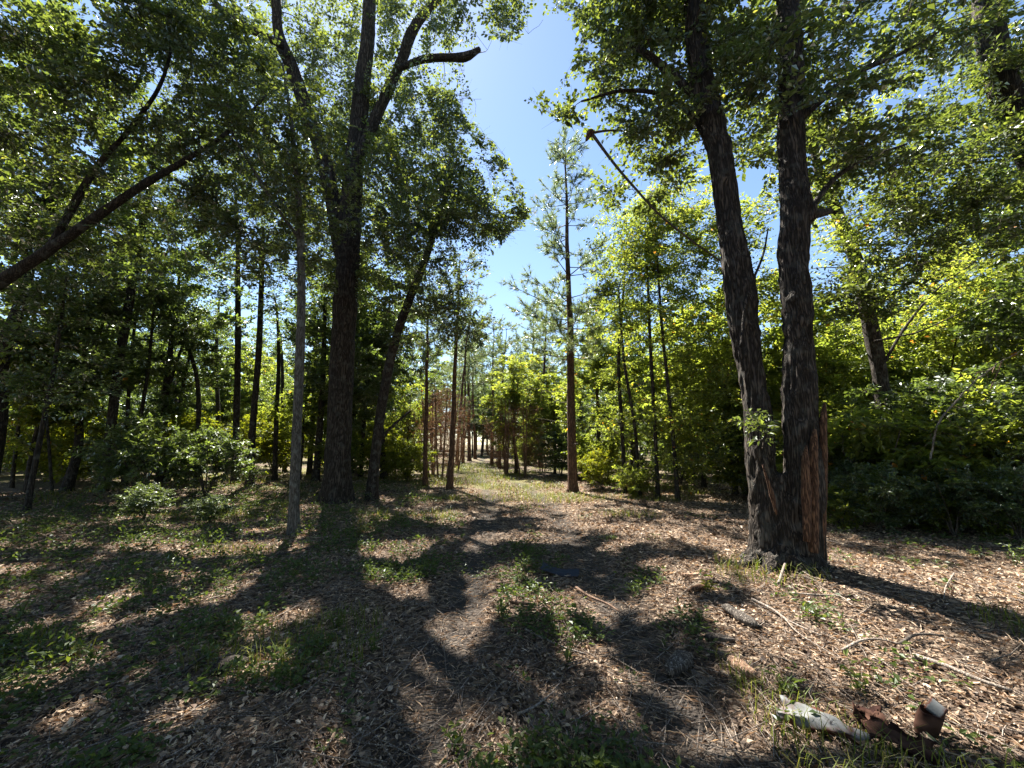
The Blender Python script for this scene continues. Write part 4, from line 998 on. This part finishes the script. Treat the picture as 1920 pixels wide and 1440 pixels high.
def stick(px, r, label, m='pale_stick', name='fallen_stick', forks=()):
    P = []; r = r * 1.15
    for q in px:
        g_ = G(q[0], q[1]); P.append(g_ + [0, 0, .022 + r * .9 + (q[2] if len(q) > 2 else 0)])
    P2, R2 = spline(P, np.linspace(r, r * .45, len(P)), .04)
    g = Geo(); g.tube(P2, R2, 7, True, r * .35, px[0][0])
    root = thing(name, P2[0], label, 'stick', 'sticks on the forest floor')
    obj('shaft', g.mesh('shaft', M[m], True, P2[0]), root)
    for f in forks:
        Q = [G(q[0], q[1]) + [0, 0, .02 + r * .5 + (q[2] if len(q) > 2 else 0)] for q in f]
        Q2, S2 = spline(Q, np.linspace(r * .6, r * .2, len(Q)), .04); g = Geo(); g.tube(Q2, S2, 5, True)
        obj('side_twig', g.mesh('side_twig', M[m], True, P2[0]), root)
stick([(1715, 1240), (1780, 1262), (1840, 1288), (1900, 1308)], .016, 'long pale stick lying in the sun, lower right')
stick([(1460, 1100), (1478, 1062, .06), (1496, 1045, .14), (1530, 1036, .16), (1580, 1036, .08)], .012, 'arched pale fallen branch at the foot of the twin oak', forks=[[(1490, 1050, .1), (1505, 1072, .02), (1540, 1072, .03), (1565, 1072, .02)], [(1540, 1072, .02), (1556, 1090, 0)], [(1478, 1064, .06), (1520, 1085, 0), (1550, 1092, 0)]])
stick([(1410, 1130), (1450, 1150), (1480, 1172), (1540, 1200)], .011, 'thin pale stick running down the bank from the twin oak', forks=[[(1470, 1165, .01), (1500, 1200, .02), (1580, 1245)]])
stick([(1480, 1118), (1540, 1122), (1575, 1124), (1600, 1142)], .009, 'thin straight stick just below the twin oak')
stick([(1580, 1228), (1615, 1215, .02), (1650, 1212, .02), (1690, 1216)], .009, 'curved twig in the middle of the sunny bank')
stick([(1690, 1216), (1720, 1204, .02), (1770, 1200)], .012, 'dark twig reaching into the trunk shadow', 'twig_bark')
stick([(1080, 1108), (1105, 1125), (1140, 1140), (1170, 1160)], .014, 'straight stick lying across the sunny litter of the track', 'dead_twig')
stick([(985, 1187), (1020, 1205), (1060, 1222), (1100, 1235)], .008, 'long thin twig in the shaded track')
stick([(960, 1135), (985, 1140), (1004, 1140)], .02, 'short stub of branch in the sun on the track', 'dead_twig')
stick([(520, 1045), (560, 1038, .02), (600, 1030, .03), (640, 1022)], .012, 'thin dark stick right of the grey trunk', 'twig_bark')
stick([(970, 1350), (1000, 1340, .01), (1028, 1315), (1040, 1305)], .007, 'forked twig in the dark track near the bottom', forks=[[(990, 1345, 0), (1000, 1370), (1040, 1390)]])
stick([(1790, 1080), (1775, 1105), (1770, 1130)], .008, 'short twig in the bright patch at far right')
stick([(340, 1270), (375, 1250, .02), (410, 1225)], .010, 'dark twig among weeds at lower left', 'twig_bark')
stick([(665, 1080), (700, 1085), (740, 1095)], .012, 'dark twig at the left edge of the track', 'twig_bark')
stick([(740, 1222), (770, 1215), (800, 1212)], .008, 'short twig left of the track in the weeds', 'twig_bark')
# dead leaning branch in the right thicket
P2, R2 = spline([W(1745, 860, 7.2), W(1765, 800, 7.3), W(1800, 750, 7.3), W(1860, 690, 7.2), W(1930, 650, 7.1)], [.016, .016, .014, .011, .006], .06)
P2 = P2 + np.cumsum(np.random.default_rng(6).normal(0, .009, P2.shape), 0)
root = thing('dead_branch', P2[0], 'pale bare branch slanting through the right thicket', 'branch')
g = Geo(); g.tube(P2, R2, 8, True, .006); obj('shaft', g.mesh('shaft', M['pale_stick'], True, P2[0]), root)
rg = np.random.default_rng(4)
for k in range(9):
    i = rg.integers(2, len(P2) - 1); e = P2[i] + rg.normal(0, .3, 3) - [0, 0, .2]
    Q, S = spline([P2[i], (P2[i] + e) / 2 + rg.normal(0, .05, 3), e], [.009, .006, .003], .06); g = Geo(); g.tube(Q, S, 5, True)
    obj('side_twig', g.mesh('side_twig', M['dead_twig'], True, P2[0]), root)

def chunk(name, label, px, py, half, rz, mt, tilt=0.0, seed=0, cat='wood', sink=.3, knob=None):
    """weathered lump: a noise-eaten rounded block"""
    c = G(px, py); n1, n2_ = 22, 14
    th = np.linspace(0, 2 * math.pi, n1, endpoint=False); s = np.linspace(-1, 1, n2_)
    Pl = []
    for q in s:
        w = (1 - abs(q) ** 5) ** .5 if abs(q) < 1 else .12
        for t in th: Pl.append((q * half[0], math.copysign(abs(math.cos(t)) ** .8, math.cos(t)) * half[1] * max(w, .25), math.copysign(abs(math.sin(t)) ** .8, math.sin(t)) * half[2] * max(w, .25)))
    V = np.array(Pl); o = seed * 7.7
    V *= (1 + .5 * (vnoise(V * [10, 30, 30] + o) - .5) + .35 * (vnoise(V * [30, 60, 60] + o) - .5))[:, None]
    i = np.arange(n2_ - 1)[:, None] * n1; j = np.arange(n1)[None]; jn = (j + 1) % n1
    Q = np.stack([i + j, i + jn, i + n1 + jn, i + n1 + j], -1).reshape(-1, 4)
    g = Geo(); V2 = np.vstack([V, [[-half[0], 0, 0], [half[0], 0, 0]]]); jj = np.arange(n1); jn = (jj + 1) % n1; e = (n2_ - 1) * n1
    T = np.vstack([np.stack([jn, jj, np.full(n1, n1 * n2_)], 1), np.stack([e + jj, e + jn, np.full(n1, n1 * n2_ + 1)], 1)])
    g.add(V2, Q, T)
    o = tag(obj(name, g.mesh(name, M[mt])), label, cat); o.location = c + [0, 0, half[2] * (1 - sink)]; o.rotation_euler = (0, tilt, rz)
    return o
chunk('rotten_log', 'grey rotten log chunk lying in the shaded track', 1272, 1262, (.12, .055, .05), .5, 'rotten_wood', -.25, 1, sink=-.1)
chunk('rotten_log', 'dark rotten stub lying across the broken log', 1350, 1205, (.12, .035, .03), .1, 'dark_bark', .1, 2, sink=-.1)
chunk('rotten_log', 'long pale broken log on the bank, its upper half', 1388, 1165, (.22, .04, .04), 1.75, 'rotten_wood', 0, 3, sink=-.1)
chunk('rotten_log', 'pale plank end of the broken log, lower half', 1392, 1262, (.15, .038, .035), 1.62, 'pale_wood', .08, 4, sink=-.1)
chunk('wood_chip', 'small orange piece of log in the sun beside the seedling', 1310, 1108, (.13, .03, .03), .45, 'raw_wood', 0, 5, sink=0)
chunk('wood_chip', 'pale wood chip in the sunny litter above the orange log', 1295, 1080, (.10, .03, .02), .1, 'pale_wood', 0, 6)
chunk('wood_chip', 'dark clod in the shade among the weeds, lower left', 430, 1258, (.10, .06, .045), .8, 'dark_bark', 0, 7)

def sheet(name, label, fn, nu, nv, thick, mt, loc, rot, cat='scrap metal'):
    """bent sheet with real thickness from a surface function u,v -> x,y,z"""
    u, v = np.meshgrid(np.linspace(0, 1, nu), np.linspace(0, 1, nv)); P = np.stack(fn(u, v), -1)
    du = np.gradient(P, axis=1); dv = np.gradient(P, axis=0); N = unit(np.cross(du, dv))
    A = (P + N * thick / 2).reshape(-1, 3); B = (P - N * thick / 2).reshape(-1, 3); n = nu * nv
    i = (np.arange(nv - 1)[:, None] * nu + np.arange(nu - 1)[None]).ravel(); Q = [np.stack([i, i + 1, i + nu + 1, i + nu], 1), np.stack([i, i + nu, i + nu + 1, i + 1], 1) + n]
    rim = np.concatenate([np.arange(nu), np.arange(1, nv) * nu + nu - 1, (nv - 1) * nu + np.arange(nu - 2, -1, -1), np.arange(nv - 2, -1, -1) * nu])
    Q.append(np.stack([rim[:-1], rim[:-1] + n, rim[1:] + n, rim[1:]], 1))
    edge = np.clip(1 - 6 * np.minimum(v, 1 - v), 0, 1) * .5 + .35
    g = Geo(); g.add(np.vstack([A, B]), np.vstack(Q), None, np.concatenate([edge.ravel(), edge.ravel()]))
    o = tag(obj(name, g.mesh(name, M[mt])), label, cat); o.location = loc; o.rotation_euler = rot
    return o
nz = lambda u, v, s, o: (vnoise(np.stack([u.ravel() * s + o, v.ravel() * s, 0 * u.ravel() + o], 1)).reshape(u.shape) - .5)
c = G(1545, 1372)
sheet('tin_sheet', 'pale grey tin sheet with rusty edge half sunk in leaves', lambda u, v: ((u - .5) * .40 + .05 * nz(v, u, 6, 7), (v - .5) * .15 * (1 - .3 * u) + .03 * nz(u, v, 7, 3), .022 * np.sin(v * 3.1) + .03 * nz(u, v, 4, 2) + .025 * np.abs(nz(u, v, 9, 6)) - .05 * np.maximum(0, u - .6)), 24, 14, .003, 'grey_tin', c + [0, 0, .04], (.42, .05, -.62))
c = G(1625, 1362)
sheet('rusty_scrap', 'bent rusty brown scrap between the grey tin and the can', lambda u, v: ((u - .5) * .15 + .05 * nz(v, u, 7, 3), (v - .5) * .10 + .04 * nz(u, v, 7, 4), .06 * np.abs(u - .4) + .09 * np.abs(nz(u, v, 5, 5))), 12, 10, .003, 'rust', c + [0, 0, .03], (.5, .1, -.5))
c = G(1690, 1408)
sheet('rusty_plate', 'flat rusty plate at the bottom edge right of the grey tin', lambda u, v: ((u - .5) * .24 + .06 * nz(v, u, 7, 1), (v - .5) * .12 + .05 * nz(u, v, 7, 2), .05 * np.abs(v - .5) + .08 * np.abs(nz(u, v, 5, 8))), 14, 10, .003, 'rust', c + [0, 0, .03], (.35, .1, -.7))
c = G(1735, 1378)
root = thing('rusty_can', c, 'crushed dark rusty can standing up with its lid bent out', 'can')
a = sheet('can_body', None, lambda u, v: (np.cos(u * 6.1) * .05 * (1 + .8 * nz(u, v, 3, 1)), np.sin(u * 6.1) * .036 * (1 + .8 * nz(u, v, 3, 4)), v * .12 + .02 * nz(u, v, 4, 9)), 26, 10, .003, 'rust', (0, 0, 0), (.15, .25, 0), None); a.parent = root
a = sheet('lid', None, lambda u, v: ((u - .5) * .08, (v - .5) * .07, .02 * np.sin(u * 3)), 8, 8, .003, 'grey_tin', (.075, 0, .125), (.6, -.5, .3), None); a.parent = root
c = G(1050, 1078)
sheet('steel_plate', 'dark bent steel plate lying in the shaded track', lambda u, v: ((u - .5) * .46, (v - .5) * .16, .07 * np.maximum(0, .45 - u) * 2 + .03 * nz(u, v, 3, 3) + .03 * np.maximum(0, v - .6)), 18, 10, .004, 'dark_steel', c + [0, 0, .03], (.25, 0, -.28))
